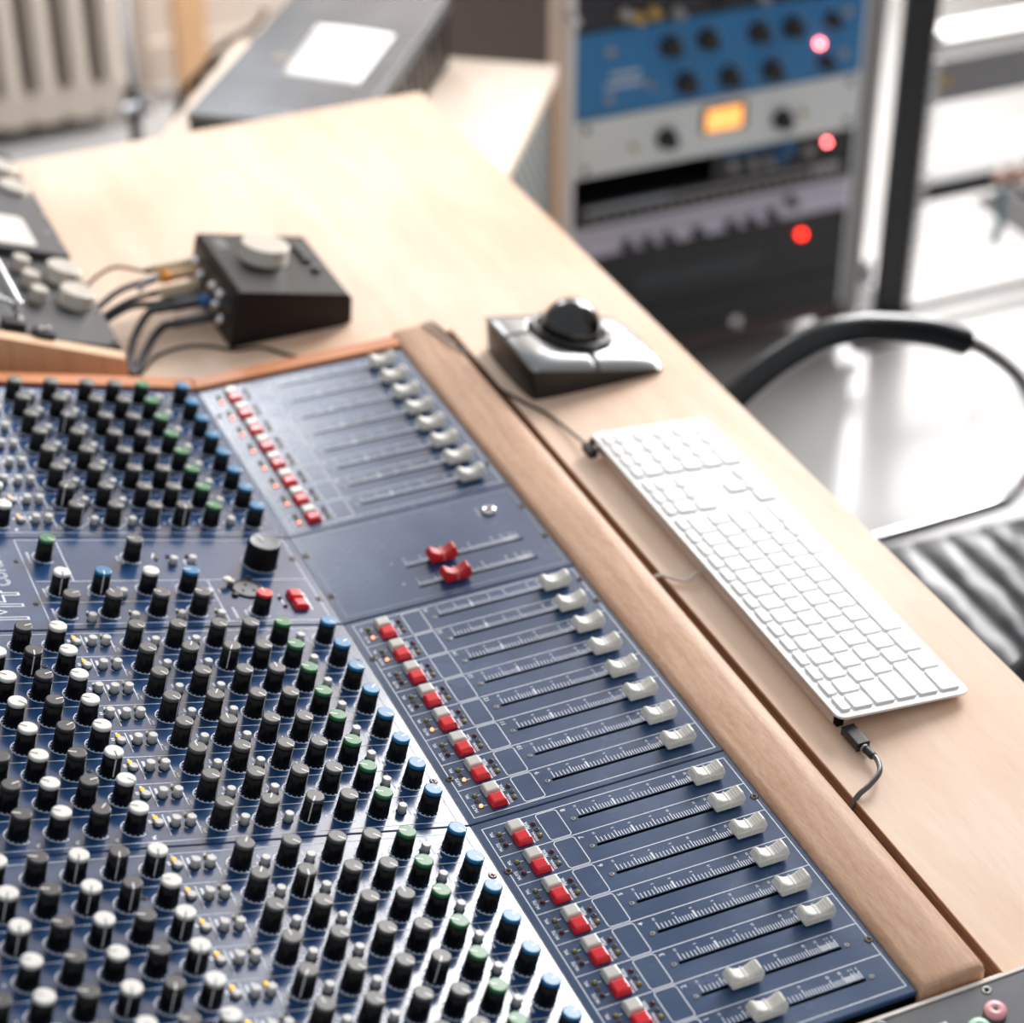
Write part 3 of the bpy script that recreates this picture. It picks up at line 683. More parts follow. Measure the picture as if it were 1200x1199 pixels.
for i in range(N):
    for j in range(N):
        c = P[i][j]; dx, dy = (c[0]+P[i+1][j+1][0])/2-BX, (c[1]+P[i+1][j+1][1])/2-BY; rr = math.hypot(dx, dy)
        if rr < RR-3: continue
        gap = rr < RR+0.5 or abs(dy) < 1.6 or abs(dx) < 1.6 or abs(dx-30) < 1.2 and False
        pts = [P[i][j], P[i+1][j], P[i+1][j+1], P[i][j+1]]
        tgt = shell if gap else quads[(1 if dx > 0 else 0)+(2 if dy > 0 else 0)]
        z = -1.2 if gap else 0
        tgt.add([(x, y, tz(x, y)+z) for x, y in pts], [(0, 1, 2, 3)], BLACK if gap else SILV, True)
for q in quads.values():   # weld by position
    idx = {}; nv = []; mp_ = []
    for p in q.v:
        kx = (round(p[0], 3), round(p[1], 3), round(p[2], 3))
        if kx not in idx: idx[kx] = len(nv); nv.append(p)
        mp_.append(idx[kx])
    q.v = nv; q.f = [tuple(mp_[k] for k in f) for f in q.f]
    o = q.build('button', tb); sol = o.modifiers.new('thickness', 'SOLIDIFY'); sol.thickness = 2.2*S; sol.offset = -1
per = [P[i][0] for i in range(N)]+[P[N][j] for j in range(N)]+[P[i][N] for i in range(N, 0, -1)]+[P[0][j] for j in range(N, 0, -1)]
n = len(per); top = [(x*0.995, y*0.995, tz(x, y)-0.6) for x, y in per]; bot = [(x*0.975, y*0.975, 0) for x, y in per]
shell.add(top+bot, [(i, i+n, (i+1) % n+n, (i+1) % n) for i in range(n)], BLACK, True); shell.add(bot, [tuple(range(n-1, -1, -1))], BLACK)
# sunken bowl
zc = tz(BX, BY)
slope = math.atan((tz(-20, 0)-tz(30, 0))/50)
TM = Matrix.Translation((BX, BY, zc)) @ Matrix.Rotation(slope, 4, 'Y')
shell.T = TM; shell.lathe([(38.5, -4), (38.0, -1.4), (34, -4), (29, -8), (18, -12)], BLACK, 40); shell.T = None
shell.box(-HX*0.96, -HX*0.9, -12, 12, 4, 16, VOID)
shell.build('shell', tb)
b = MB(); b.T = TM; b.lathe([(36.5, 0), (38.0, 2.6), (36.5, 4.6), (33.2, 4.2), (32.0, 0.5)], BLACK, 48, cap=False); b.build('scroll_ring', tb)
b = MB(); b.T = TM; pr = [(28.5*math.sin(PI*k/20), 4-28.5*math.cos(PI*k/20)) for k in range(21)]; pr[0] = (0.01, pr[0][1]); pr[-1] = (0.01, pr[-1][1]); b.lathe(pr, GLOSSB, 40, cap=False); b.build('ball', tb)

# ---------------------------------------------------------------- monitor controller
MX, MY = 48, 956
MCB = mat('controller_black', (18, 18, 20), 0.4, spec=0.28)
mc = thing('monitor_controller', 'black wedge-shaped monitor controller with a big silver volume knob', 'monitor controller', (MX, MY, DZ))
def mh(x): return 58-25*(x-14)/(122-14)
b = MB()
b.prism([(0, 1.5), (122, 1.5), (124, mh(122)-4), (121, mh(122)), (16, mh(16)), (12, mh(14)-2)], 0, 133, MCB, 'y')
b.build('body', mc, bevel=2.5, seg=3)
b = MB(); b.hexa([(3.2, 9, 8), (2.2, 9, 8), (2.2, 124, 8), (3.2, 124, 8), (11.4, 9, 48), (9.6, 9, 49), (9.6, 124, 49), (11.4, 124, 48)], BLACK); b.build('rear_panel', mc)
a = math.atan(25/108)
TMm = lambda x, y: Matrix.Translation((x, y, mh(x))) @ Matrix.Rotation(a, 4, 'Y')
SILK = mat('silver_knob', (184, 178, 168), 0.34, 0.35)
b = MB(); b.T = TMm(62, 78); b.lathe([(24.5, 0.3), (24.5, 1.2), (23.5, 1.6), (23.3, 14.6), (22.4, 16)], SILK, 48); b.build('volume_knob', mc)
for x, y in ((104, 100), (104, 88), (104, 74), (106, 52)):
    b = MB(); b.T = TMm(x, y); b.lathe([(5.2, 0), (4.9, 3.6), (4.2, 4.2)], mat('dark_grey_button', (60, 60, 62), 0.35), 16); b.build('push_button', mc)
b = MB(); b.T = TMm(30, 110); b.rect(-6, 6, -12, 12, 0.35, mat('faded_legend', (86, 86, 88), 0.5)); b.build('legend', mc)
IV = mat('cream_plug', (206, 192, 158), 0.35); ORNG = mat('orange_ring', (240, 148, 22), 0.4); BLUER = mat('blue_ring', (32, 104, 170), 0.4); PLG = mat('grey_plug', (58, 58, 60), 0.35)
for k, (y, z) in enumerate(((118, 36), (100, 30), (104, 20), (62, 36), (48, 24), (40, 38), (32, 16))):
    b = MB(); b.lathe([(4.6, -8), (4.6, 3), (3, 3.4)], CHROME, 16, c=(2+z*0.2, y, z), axis='x'); b.build('socket', mc)
def plug_cable(label, y, z, body, ringm, cordm, cr, path, pl=32, pr=5.0, spring=False, tail=None):
    bx = MX+3+z*0.2; O = (bx-20, MY+y, DZ); t = thing('audio_cable', label, 'cable', O, group='cables in the back of the monitor controller')
    b = MB(); x0 = bx-8-pl; zz = z+DZ
    b.lathe([(pr*0.75, x0), (pr, x0+3), (pr, x0+pl-2), (pr*0.8, x0+pl)], body, 16, c=(0, MY+y, zz), axis='x'); b.build('plug', t, NEG(O))
    if ringm:
        b = MB(); b.lathe([(pr+0.5, x0+(3 if ringm is ORNG else pl-11)), (pr+0.5, x0+(13 if ringm is ORNG else pl-1))], ringm, 16, c=(0, MY+y, zz), axis='x'); b.build('colour_ring', t, NEG(O))
    b = MB()
    if spring:
        for k in range(9): b.lathe([(4.6-k*0.15, x0-3-k*2.2), (4.6-k*0.15, x0-4.4-k*2.2)], ALU, 12, c=(0, MY+y-k*k*0.12, zz-k*k*0.06), axis='x')
    else: b.lathe([(pr*0.55, x0-8), (pr*0.75, x0)], RUBBER, 12, c=(0, MY+y, zz), axis='x')
    b.build('strain_relief', t, NEG(O))
    b = MB(); b.tube(smooth_path([(x0-1, MY+y, zz), (x0-8, MY+y, zz)]+path), cr, cordm, 10); b.build('cord', t, NEG(O))
    return t
plug_cable('thin dark cable with the farthest cream plug in the monitor controller', 118, 36, IV, None, CABG if False else RUBBER, 1.7, [(-22, 1090, 30), (-48, 1082, 24), (-62, 1068, 14), (-70, 1056, 4), (-84, 1045, -2)], 40, 4.4)
plug_cable('sprung grey cable with the orange-ringed plug in the monitor controller', 104, 33, mat('clear_plug', (216, 178, 140), 0.35), ORNG, CABG, 3.4, [(-24, 1058, 22), (-44, 1054, 14), (-64, 1046, 4), (-84, 1034, -3)], 38, 5.4, True)
plug_cable('black cable with the cream plug below the orange-ringed one', 96, 22, IV, None, RUBBER, 2.8, [(-24, 1046, 14), (-46, 1044, 6), (-64, 1036, 0), (-84, 1026, -4)], 40, 4.8)
plug_cable('black cable with the black plug between cream and blue-ringed plugs', 76, 22, PLG, None, RUBBER, 3.4, [(-24, 1032, 16), (-46, 1032, 8), (-64, 1026, 0), (-84, 1018, -4)], 40, 5.2)
plug_cable('thick black cable with the blue-ringed plug in the monitor controller', 56, 26, PLG, BLUER, RUBBER, 3.9, [(-12, 1010, 18), (-32, 990, 8), (-44, 966, 0), (-52, 942, -3.6)], 38, 5.2)
plug_cable('thick black cable with the nearest, lowest black plug in the monitor controller', 34, 20, PLG, None, RUBBER, 3.9, [(-14, 985, 7), (-28, 970, 1), (-40, 953, -3), (-50, 938, -3.9)], 42, 5.2)
b = MB(); b.tube(smooth_path([(-42, 942, DZ+1.6), (-20, 968, DZ+1.6), (6, 976, DZ+1.6), (28, 970, DZ+1.6), (52, 951, DZ+1.6), (75, 946, DZ+1.6), (92, 925, DZ+1.6), (102, 914, DZ+1.6)]), 1.5, RUBBER, 8)
o = b.build('thin_cable', None); o.location = (0, 0, ZF*S); tag(o, 'thin black cable lying across the desk in front of the monitor controller', 'cable')

# ---------------------------------------------------------------- left outboard units on their sloping stand
A20 = math.radians(20)
ST0 = (-55, 1170, DZ)
st = thing('wooden_stand', 'sloping plywood stand holding the black units at the left of the desk', 'stand', ST0)
b = MB()
b.prism([(-57, DZ), (-57, 24), (-470, 24+413*0.43), (-470, DZ)], 922, 938, OAKEDGE, 'y'); b.build('front_panel', st, NEG(ST0), bevel=1.2)
b = MB(); b.prism([(-70, DZ), (-70, 4), (-470, 4+400*math.tan(A20)), (-470, DZ)], 1361, 1380, OAKEDGE, 'y'); b.build('back_panel', st, NEG(ST0))
b = MB(); b.box(-470, -452, 938, 1361, DZ, 100, OAKEDGE); b.build('side_panel', st, NEG(ST0))
RP = Matrix.Translation((-55, 0, 25)) @ Matrix.Rotation(A20, 4, 'Y')     # local x runs down the slope, z out of it
def unit(name, label, cat, d0, d1, y0, y1, rise, m, h=20):
    o = bpy.data.objects.new(name, None); C.objects.link(o); o.empty_display_size = 0.02
    M4 = RP @ Matrix.Translation((-d1, y0, 0)); o.location = W(M4.translation); o.rotation_euler = (0, A20, 0); tag(o, label, cat)
    b = MB(); b.box(0, d1-d0, 0, y1-y0, -h, rise, m); b.build('body', o, bevel=0.8)
    return o
UN = mat('unit_dark_paint', (46, 46, 50), 0.42, noise=(30, 0.25))
u1 = unit('outboard_unit', 'black outboard unit with six silver knobs and a meter, left of the cables', 'outboard unit', 0, 88, 944, 1402, 0, UN)
def uk(nm, d, y, r, h, m=SILK, mark=True):
    b = MB(); b.T = Matrix.Translation((88-d, y-944, 0)); b.lathe([(r*1.04, 0.2), (r, 1.5), (r*0.97, h-1), (r*0.9, h)], m, 32)
    if mark: b.rect(0, r*0.95, -0.4, 0.4, h+0.06, VOID); b.quad([(r*0.99, -0.4, 2), (r*0.99, 0.4, 2), (r*0.96, 0.4, h), (r*0.96, -0.4, h)], VOID)
    b.build(nm, u1)
for d, y, r, h in ((27, 1330, 17, 14), (26, 1277, 17, 14), (24, 1080, 17.5, 15), (24, 1027, 17.5, 15)): uk('large_knob', d, y, r, h)
for d, y in ((63, 1090), (62, 1056), (62, 1022)): uk('small_knob', d, y, 8.6, 14)
b = MB(); b.box(2, 83, 1122-944, 1300-944, 0, 8.5, mat('meter_plate', (62, 62, 66), 0.35)); b.build('raised_plate', u1, bevel=1)
b = MB(); p = rrect(88-80, 88-36, 1130-944, 1200-944, 8); b.add([(x, y, 9.8) for x, y in p]+[(x, y, 8.4) for x, y in p], [tuple(range(len(p)))]+[(i, (i+1) % len(p), (i+1) % len(p)+len(p), i+len(p)) for i in range(len(p))], mat('meter_glass', (214, 208, 198), 0.3)); b.build('meter', u1)
for d, y in ((18, 1170), (8, 1150), (10, 1215)):
    b = MB(); b.T = Matrix.Translation((88-d, y-944, 8.6)); b.lathe([(3, 0), (2.6, 1)], STEEL, 14); b.build('screw', u1)
for d, y in ((6, 950), (82, 950)):
    b = MB(); b.T = Matrix.Translation((88-d, y-944, 0)); b.lathe([(4, 0), (3.6, 1.6)], SATIN, 14); b.build('screw', u1)
u2 = unit('outboard_unit', 'grey and black outboard unit with chrome handle at the left edge of the photo', 'outboard unit', 90, 190, 944, 1402, 0, mat('unit_grey_paint', (64, 66, 72), 0.4))
b = MB(); b.tube(smooth_path([(96, 24, 2), (96, 26, 16), (95, 36, 20), (94, 130, 20), (94, 142, 16), (94, 144, 2)]), 2.6, CHROME, 12); b.build('handle', u2)
b = MB(); b.tube(smooth_path([(94, 28, 14), (80, 22, 22), (60, 25, 26), (40, 28, 24), (20, 20, 20)]), 2.2, ALU, 10); b.build('handle_bar', u2)
b = MB(); b.box(80, 99, 4, 18, 0, 9, RUBBER); b.lathe([(3, 0), (2.4, 11)], CHROME, 10, c=(96, 14, 0)); b.build('clip', u2)
cl = unit('cable_clamp', 'small black clamp with two chrome screws at the near edge of the knobbed unit', 'clamp', 66, 84, 936, 952, 8, RUBBER, 4)
b = MB(); b.lathe([(2.6, 8), (2.0, 11)], CHROME, 10, c=(5, 6, 0)); b.build('screw', cl)
b = MB(); b.lathe([(2.6, 8), (2.0, 11)], CHROME, 10, c=(12, 8, 0)); b.build('screw', cl)

# ---------------------------------------------------------------- near device at the lower right corner
RM = mat('dark_device_panel', (70, 73, 78), 0.36, noise=(60, 0.12))
rc = thing('remote_controller', 'dark grey control box with pink and mint buttons at the lower right corner', 'control box', (300, -130, -60)); O = (300, -130, -60)
b = MB(); b.box(60, 760, -420, -16.6, -53.5, -2.0, RM); b.build('housing', rc, NEG(O), bevel=1.2)
b = MB(); b.box(60, 760, -16.4, -14.2, -30, -1.2, mat('light_edge', (232, 224, 216), 0.4)); b.build('edge_strip', rc, NEG(O))
for x, y in ((232, -22), (156, -20), (90, -24)):
    b = MB(); b.T = Matrix.Translation((x, y, -2.0)); b.lathe([(3.4, 0), (3.3, 0.5), (2.4, 0.9), (1.7, 0.2)], STEEL, 20); b.lathe([(1.5, 0.2), (1.5, 0.5)], VOID, 6); b.build('screw', rc, NEG(O))
for x, y, c in ((226, -40, (236, 168, 172)), (209, -48, (176, 222, 196)), (190, -70, (176, 222, 196)), (212, -74, (236, 168, 172))):
    b = MB(); b.T = Matrix.Translation((x, y, -2.0)); b.lathe([(7.2, 0), (7.4, 2.4), (6.6, 4.2), (2.4, 4.4), (1.6, 3.6)], mat('button_'+('pink' if c[0] > 200 else 'mint'), c, 0.35), 28); b.lathe([(1.6, 3.4), (1.6, 3.65)], SATIN, 10); b.build('round_button', rc, NEG(O))
b = MB(); b.box(166, 194, -50, -34, -2.0, -1.4, mat('white_label', (206, 212, 220), 0.4)); b.build('label_strip', rc, NEG(O))

# ---------------------------------------------------------------- chair
LEATHER = mat('black_leather', (44, 48, 55), 0.36, bump=0.25, bscale=160); PADM = mat('armrest_pad', (26, 30, 34), 0.32)
ch = thing('office_chair', 'black ribbed leather chair with a chrome loop armrest, pushed to the desk edge', 'chair', (740, 640, -780)); O = (740, 640, -780)
seatb = MB(); NX_, pitch = 10, 45
xs = []; NP = 10
for k in range(NX_):
    for i in range(NP): xs.append((520+k*pitch+pitch*i/NP, math.sin(PI*i/NP)**0.35*11 if i else 0))
xs.append((520+NX_*pitch, 0)); ysn = 24; vs = []
for j in range(ysn+1):
    y = 400+474*j/ysn
    edge = 1-max(0, abs(j/ysn-0.5)*2-0.9)/0.1*0.8
    for x, h in xs:
        puck = 1+0.16*math.sin(j*2.4+x*0.05)+0.1*math.sin(j*5.1+x*0.11)
        vs.append((x, y, -400+(x-520)*-0.05+max(0, 560-x)*-0.5+h*puck*edge+28))
n = len(xs)
seatb.add(vs, [(j*n+i, j*n+i+1, (j+1)*n+i+1, (j+1)*n+i) for j in range(ysn) for i in range(n-1)], LEATHER, True)
seatb.box(522, 965, 402, 872, -418, -400, LEATHER)
seatb.build('seat', ch, NEG(O))
bb = MB(); vs = []
for j in range(ysn+1):
    y = 400+484*j/ysn
    for k in range(12):
        for i in range(NP):
            z = -330+k*pitch+pitch*i/NP; h = math.sin(PI*i/NP)**0.6*13 if i else 0
            vs.append((995-h+(z+330)*0.16, y, z))
n = 12*NP
bb.add(vs, [(j*n+i, (j+1)*n+i, (j+1)*n+i+1, j*n+i+1) for j in range(ysn) for i in range(n-1)], LEATHER, True)
bb.hexa([(996, 400, -330), (1008, 400, -330), (1008, 884, -330), (996, 884, -330), (1080, 400, 200), (1092, 400, 200), (1092, 884, 200), (1080, 884, 200)], LEATHER)
bb.build('backrest', ch, NEG(O))
for yy in (900, 384):
    loop = [(566, -154), (612, -124), (663, -105), (705, -104), (747, -113), (800, -129), (848, -152)]
    b = MB(); pth = smooth_path([(x, yy, z) for x, z in [(538, -178)]+loop]); b.tube(pth, 16, PADM, 16, rs=[11 if i < 2 else 16 for i in range(len(pth))]); b.build('armrest_pad', ch, NEG(O))
    b = MB(); b.tube(smooth_path([(x, yy, z) for x, z in [(840, -148), (875, -168), (924, -212), (955, -262), (968, -320), (962, -358), (944, -378), (926, -384), (850, -387), (766, -389), (640, -392), (540, -388), (512, -370), (505, -330), (515, -240), (530, -190), (545, -170)]]), 8, CHROME, 14); b.build('armrest_loop', ch, NEG(O))
b = MB(); b.box(510, 970, 384, 900, -432, -420, SATIN); b.build('seat_frame', ch, NEG(O), bevel=2)
b = MB(); b.lathe([(28, -700), (28, -560), (18, -558), (18, -432)], CHROME, 24, c=(740, 640, 0)); b.build('column', ch, NEG(O))
for k in range(5):
    a = 2*PI*k/5+0.3; b = MB(); c_, s_ = math.cos(a), math.sin(a)
    b.tube([(740+20*c_, 640+20*s_, -690), (740+170*c_, 640+170*s_, -708), (740+300*c_, 640+300*s_, -722)], 16, CHROME, 12, rs=[20, 16, 12]); q = b.build('leg', ch, NEG(O))
    b = MB(); b.lathe([(26, -12), (29, -8), (29, 8), (26, 12)], SATIN, 20, c=(740+300*c_, 640+300*s_, -751), axis='y'); b.build('caster', q)

# ---------------------------------------------------------------- rack case with its units
BROWN = mat('brown_laminate', (86, 70, 66), 0.5); RAIL = mat('rail_grey', (238, 241, 244), 0.45); BEIGE = mat('beige_edge', (222, 206, 192), 0.5); POST = mat('post_grey', (150, 149, 148), 0.4, 0.4)
RY = 1890
rk = thing('rack_case', 'tall equipment rack case with brown side panel and grey metal posts', 'equipment rack', (1090, 2080, -780)); O = (1090, 2080, -780)
b = MB(); b.box(816, 822, RY+12, 2300, -700, 90, BROWN); b.build('side_panel', rk, NEG(O))
b = MB(); b.box(1362, 1368, RY+12, 2300, -700, 90, mat('grey_laminate', (120, 118, 116), 0.5)); b.build('side_panel', rk, NEG(O))
b = MB(); b.box(822, 1362, 2290, 2300, -700, 90, BROWN); b.build('back_panel', rk, NEG(O))
b = MB(); b.box(816, 1368, RY+2, 2300, -722, -700, BROWN); b.build('bottom_panel', rk, NEG(O))
b = MB(); b.box(816, 1368, RY+2, 2300, 90, 110, BROWN); b.build('top_panel', rk, NEG(O))
b = MB(); b.box(812, 839, RY-6, RY+12, -722, 110, BEIGE); b.build('corner_post', rk, NEG(O), bevel=2)
b = MB(); b.box(839.5, 850, RY-3, RY+14, -700, 90, RAIL); b.build('mounting_rail', rk, NEG(O), bevel=1)
b = MB(); b.box(1334, 1341, RY-2, RY+14, -700, 90, RAIL); b.build('mounting_rail', rk, NEG(O), bevel=1)
b = MB(); b.box(1341.5, 1371, RY-8, RY+12, -722, 110, POST); b.build('corner_post', rk, NEG(O), bevel=3)
b = MB(); b.lathe([(7, RY-40), (7, RY-28), (3.5, RY-28), (3.5, RY-6)], CHROME, 16, c=(832, 0, -126), axis='y'); b.build('latch', rk, NEG(O))
for x in (850, 1345):
    for y in (RY+40, 2260):
        b = MB(); b.lathe([(22, -14), (25, -10), (25, 10), (22, 14)], SATIN, 20, c=(x, y, -755), axis='x'); b.box(x-18, x+18, y-18, y+18, -731, -722, STEEL); b.build('caster', rk, NEG(O))
for x, z in ((1388, -661), (1376, -728), (1385, -640)):
    b = MB(); b.lathe([(9, -10), (11, -6), (11, 6), (9, 10)], ALU, 18, c=(x-6, RY-4, z), axis='y' if z != -640 else 'x'); b.box(x-20, x-2, RY, RY+8, z-5, z+5, ALU); b.build('side_wheel', rk, NEG(O)) if False else b.build('bolt', rk, NEG(O))
def rackunit(name, label, cat, z1, z0, m, x0=851, x1=1333, depth=200, dy=0):
    o = thing(name, label, cat, ((x0+x1)/2, RY, z0)); b = MB(); X0, X1 = x0-(x0+x1)/2, x1-(x0+x1)/2
    b.box(X0, X1, -4+dy, 0+dy, 0, z1-z0, m); b.build('front_panel', o, bevel=1)
    b = MB(); b.box(X0+14, X1-14, 0+dy, depth, 3, z1-z0-3, SATIN); b.build('chassis', o)
    o['_x'] = (x0+x1)/2; o['_z'] = z0; return o
def fk(o, nm, x, z, r, h, m=BLACK, cap=None, y0=-4):
    b = MB(); q = [(r*1.15, y0), (r*1.1, y0-h*0.3), (r*0.85, y0-h*0.35), (r*0.8, y0-h)]
    b.lathe([(a, c) for a, c in q], m, 20, c=(x-o['_x'], 0, z-o['_z']), axis='y'); return b.build(nm, o)
UB = mat('unit_blue', (46, 124, 182), 0.45)
u = rackunit('preamp_unit', 'blue three-space rack unit with two rows of black knobs and a red lamp', 'rack unit', -163, -294, UB)
for i, (x, z) in enumerate(((1000, -200), (1061, -199), (1147, -202), (1205, -203), (1273, -203), (1029, -262), (1102, -265), (1175, -266), (1267, -268))):
    fk(u, 'knob', x, z, 15 if i not in (4, 8) else 11, 24)
    b = MB(); b.T = Matrix.Translation((x-u['_x'], -4.2, z-u['_z'])) @ Matrix.Rotation(PI/2, 4, 'X')
    for k in range(9):
        a = math.radians(-30+30*k); b.line(20*math.cos(a), 20*math.sin(a), 24*math.cos(a), 24*math.sin(a), 1.4, 0, INK)
    b.build('dial_marks', u)
b = MB(); b.lathe([(5.5, -4), (5, -8), (3, -11)], LEDRED2, 18, c=(1256-u['_x'], 0, -238-u['_z']), axis='y'); b.build('red_lamp', u)
for x, z in ((905, -195), (905, -268), (1303, -195), (1303, -262)): fk(u, 'round_screw', x, z, 6.5, 3, STEEL)
b = MB(); b.T = Matrix.Translation((928-u['_x'], -4.3, -232-u['_z'])) @ Matrix.Rotation(PI/2, 4, 'X')
for k, (wd, hh) in enumerate(((44, 8), (60, 8))):
    x = -wd/2
    while x < wd/2: b.rect(x, x+3.4, -k*16-hh/2, -k*16+hh/2, 0, INK); x += 5.4
b.build('lettering', u); fk(u, 'toggle_switch', 985-15, -255, 4.5, 12, STEEL)
GREYU = mat('unit_pale_grey', (226, 232, 232), 0.5)
u = rackunit('compressor_unit', 'pale grey two-space rack unit with an orange-lit meter below the blue unit', 'rack unit', -297, -388, GREYU)
for x, z in ((1001, -346), (1199, -350)): fk(u, 'knob', x, z, 15, 22)
b = MB(); b.box(1060-u['_x'], 1136-u['_x'], -9, -4, -350-u['_z'], -308-u['_z'], mat('meter_frame', (110, 74, 50), 0.4)); b.build('meter_frame', u, bevel=1)
b = MB(); b.box(1066-u['_x'], 1126-u['_x'], -11, -9, -346-u['_z'], -312-u['_z'], mat('meter_lit', (255, 190, 110), 0.4, emit=(255, 172, 92), es=1.5)); b.build('meter_face', u)
for x, z in ((945, -350), (1235, -345)): fk(u, 'toggle_switch', x, z, 4, 12, mat('brass', (190, 160, 100), 0.3, 0.8))
for x, z in ((868, -310), (868, -375), (1318, -310), (1318, -375)): fk(u, 'screw', x, z, 5, 2, SATIN)
u = rackunit('half_width_unit', 'small black rack unit with a red lamp and blue and grey knobs, right half', 'rack unit', -390, -434, SATIN, 1085, 1333)
for x, z, m in ((1117, -413, POST), (1153, -416, POST), (1180, -418, POST), (1215, -400, mat('blue_knob_rack', (36, 110, 168), 0.4)), (1200, -414, MATS['blue_knob_rack']), (1250, -412, POST)): fk(u, 'knob', x, z, 7.5, 12, m)
b = MB(); b.box(1100-u['_x'], 1225-u['_x'], -5, -4, -396-u['_z'], -391-u['_z'], MATS['blue_knob_rack']); b.build('blue_stripe', u)
b = MB(); b.lathe([(4, -4), (3.6, -8), (2, -10)], LEDRED2, 18, c=(1284-u['_x'], 0, -404-u['_z']), axis='y'); b.build('red_lamp', u)
u = rackunit('patch_bay', 'black patch bay with a pale label strip, above the purple-grey unit', 'rack unit', -435, -470, SATIN)
b = MB(); b.rect(0, 0, 0, 0, 0, INKD); b.box(870-u['_x'], 1010-u['_x'], -5, -4, -447-u['_z'], -438-u['_z'], INKD); b.box(1010-u['_x'], 1260-u['_x'], -5, -4, -446-u['_z'], -441-u['_z'], POST); b.box(1262-u['_x'], 1310-u['_x'], -6, -4, -452-u['_z'], -440-u['_z'], mat('pale_label', (170, 168, 170), 0.5)); b.build('label_strip', u)
b = MB()
for k in range(24): b.lathe([(5.2, -4), (5.2, -5.5), (3, -5.6)], POST, 12, c=(876+k*18.6-u['_x'], 0, -459-u['_z']), axis='y')
b.build('socket_row', u)
PUR = mat('unit_lilac_grey', (200, 196, 214), 0.45)
u = rackunit('lilac_unit', 'lilac-grey rack unit with a row of small black knobs, below the patch bay', 'rack unit', -472, -524, PUR)
for x, z in ((940, -512), (975, -512), (1010, -512), (1062, -513), (1120, -513), (1155, -514), (1192, -509), (1225, -492)): fk(u, 'knob', x, z, 8, 20, SATIN)
b = MB(); b.box(870-u['_x'], 1320-u['_x'], -4.6, -4, -490-u['_z'], -487-u['_z'], POST); b.build('line', u)
u = rackunit('power_unit', 'black rack unit with an orange-red glowing lamp near its right end', 'rack unit', -527, -636, mat('unit_black', (30, 30, 34), 0.4))
b = MB(); b.lathe([(6.5, -4), (6, -9), (3, -12)], LEDRED, 20, c=(1251-u['_x'], 0, -556-u['_z']), axis='y'); b.build('glowing_lamp', u)
b = MB(); b.box(960-u['_x'], 1180-u['_x'], -5, -4, -600-u['_z'], -565-u['_z'], mat('smoked_window', (36, 44, 50), 0.12)); b.build('display_window', u)
u = rackunit('drawer_unit', 'black rack drawer with a round chrome lock at the bottom of the rack', 'drawer', -638, -699, mat('unit_charcoal', (44, 43, 46), 0.5))
fk(u, 'lock', 1142, -690, 9, 6, CHROME); fk(u, 'lock', 1090, -686, 6, 2, BLACK)
u = rackunit('tangled_unit', 'dark top rack unit with brass knobs, cut by the top edge of the photo', 'rack unit', -75, -160, mat('unit_dark_grey', (46, 46, 52), 0.5))
for x, z, m in ((925, -140, STEEL), (945, -148, MATS['brass']), (970, -144, MATS['brass']), (1010, -150, POST), (1080, -146, SATIN), (1150, -148, POST), (1235, -150, SATIN)): fk(u, 'knob', x, z, 9, 18, m)

# ---------------------------------------------------------------- open rack on the right
OR = mat('black_rack_steel', (26, 27, 32), 0.45)
ork = thing('open_rack', 'tall open black rack frame standing right of the rack case', 'rack frame', (1690, 2050, -780)); O = (1690, 2050, -780)
for x in (1413, 1915):
    b = MB(); b.box(x+4, x+66, 1900, 1912, -772, 160, OR); b.build('post', ork, NEG(O), bevel=2)
    b = MB(); b.hexa([(x-60, 1850, -780), (x+70, 1850, -780), (x+70, 2260, -780), (x-60, 2260, -780), (x-10, 1870, -758), (x+66, 1870, -758), (x+66, 2240, -758), (x-10, 2240, -758)], OR); b.build('foot', ork, NEG(O))
for k in range(22):
    b = MB(); b.lathe([(8.5, 1893), (8.5, 1900)], KEYW, 14, c=(1480, 0, -270-k*22.2), axis='y'); b.build('bright_hole_disc', ork, NEG(O))  # white discs stand in for bright background showing through the post's holes
b = MB(); b.box(1479, 1915, 1905, 1918, -764, -752, OR); b.build('base_rail', ork, NEG(O))
b = MB(); b.box(1413, 1981, 1900, 1912, 160, 180, OR); b.build('top_rail', ork, NEG(O))
u = thing('white_shelf', 'white shelf panel at the top of the open black rack', 'shelf', (1697, 1900, -302)); b = MB(); b.box(-218, 218, -6, 4, 0, 28, KEYW); b.build('front_edge', u, bevel=3); b = MB(); b.box(-218, 218, 4, 60, 24, 28, KEYW); b.build('shelf_board', u)
u = thing('grey_panel_unit', 'plain grey panel below the white shelf in the open rack', 'rack unit', (1697, 1900, -380)); b = MB(); b.box(-218, 218, -5, 5, 0, 70, mat('mid_grey_panel', (136, 136, 140), 0.5)); b.build('front_panel', u, bevel=1); fk_x = u
b = MB(); b.lathe([(9, -14), (9, -5)], MATS['brass'], 16, c=(-200, 0, 40), axis='y'); b.build('brass_bolt', u)
u = thing('thin_black_unit', 'thin black rack unit with two pinkish round caps in the open rack', 'rack unit', (1697, 1900, -552)); b = MB(); b.box(-218, 218, -5, 30, 0, 32, OR); b.build('front_panel', u, bevel=1)
for x in (-68, -32):
    b = MB(); b.lathe([(14, -16), (14, -5)], mat('pinkish_cap', (214, 176, 162), 0.5), 18, c=(x, 0, 20), axis='y'); b.build('round_cap', u)
b = MB(); b.tube(smooth_path([(1632, 1886, -540), (1630, 1884, -580), (1636, 1885, -610), (1628, 1886, -650)]), 8, mat('teal_cable', (96, 132, 138), 0.5), 10); o = b.build('hanging_cable', None); o.location = (0, 0, ZF*S); tag(o, 'short teal cable hanging below the thin black unit of the open rack', 'cable')
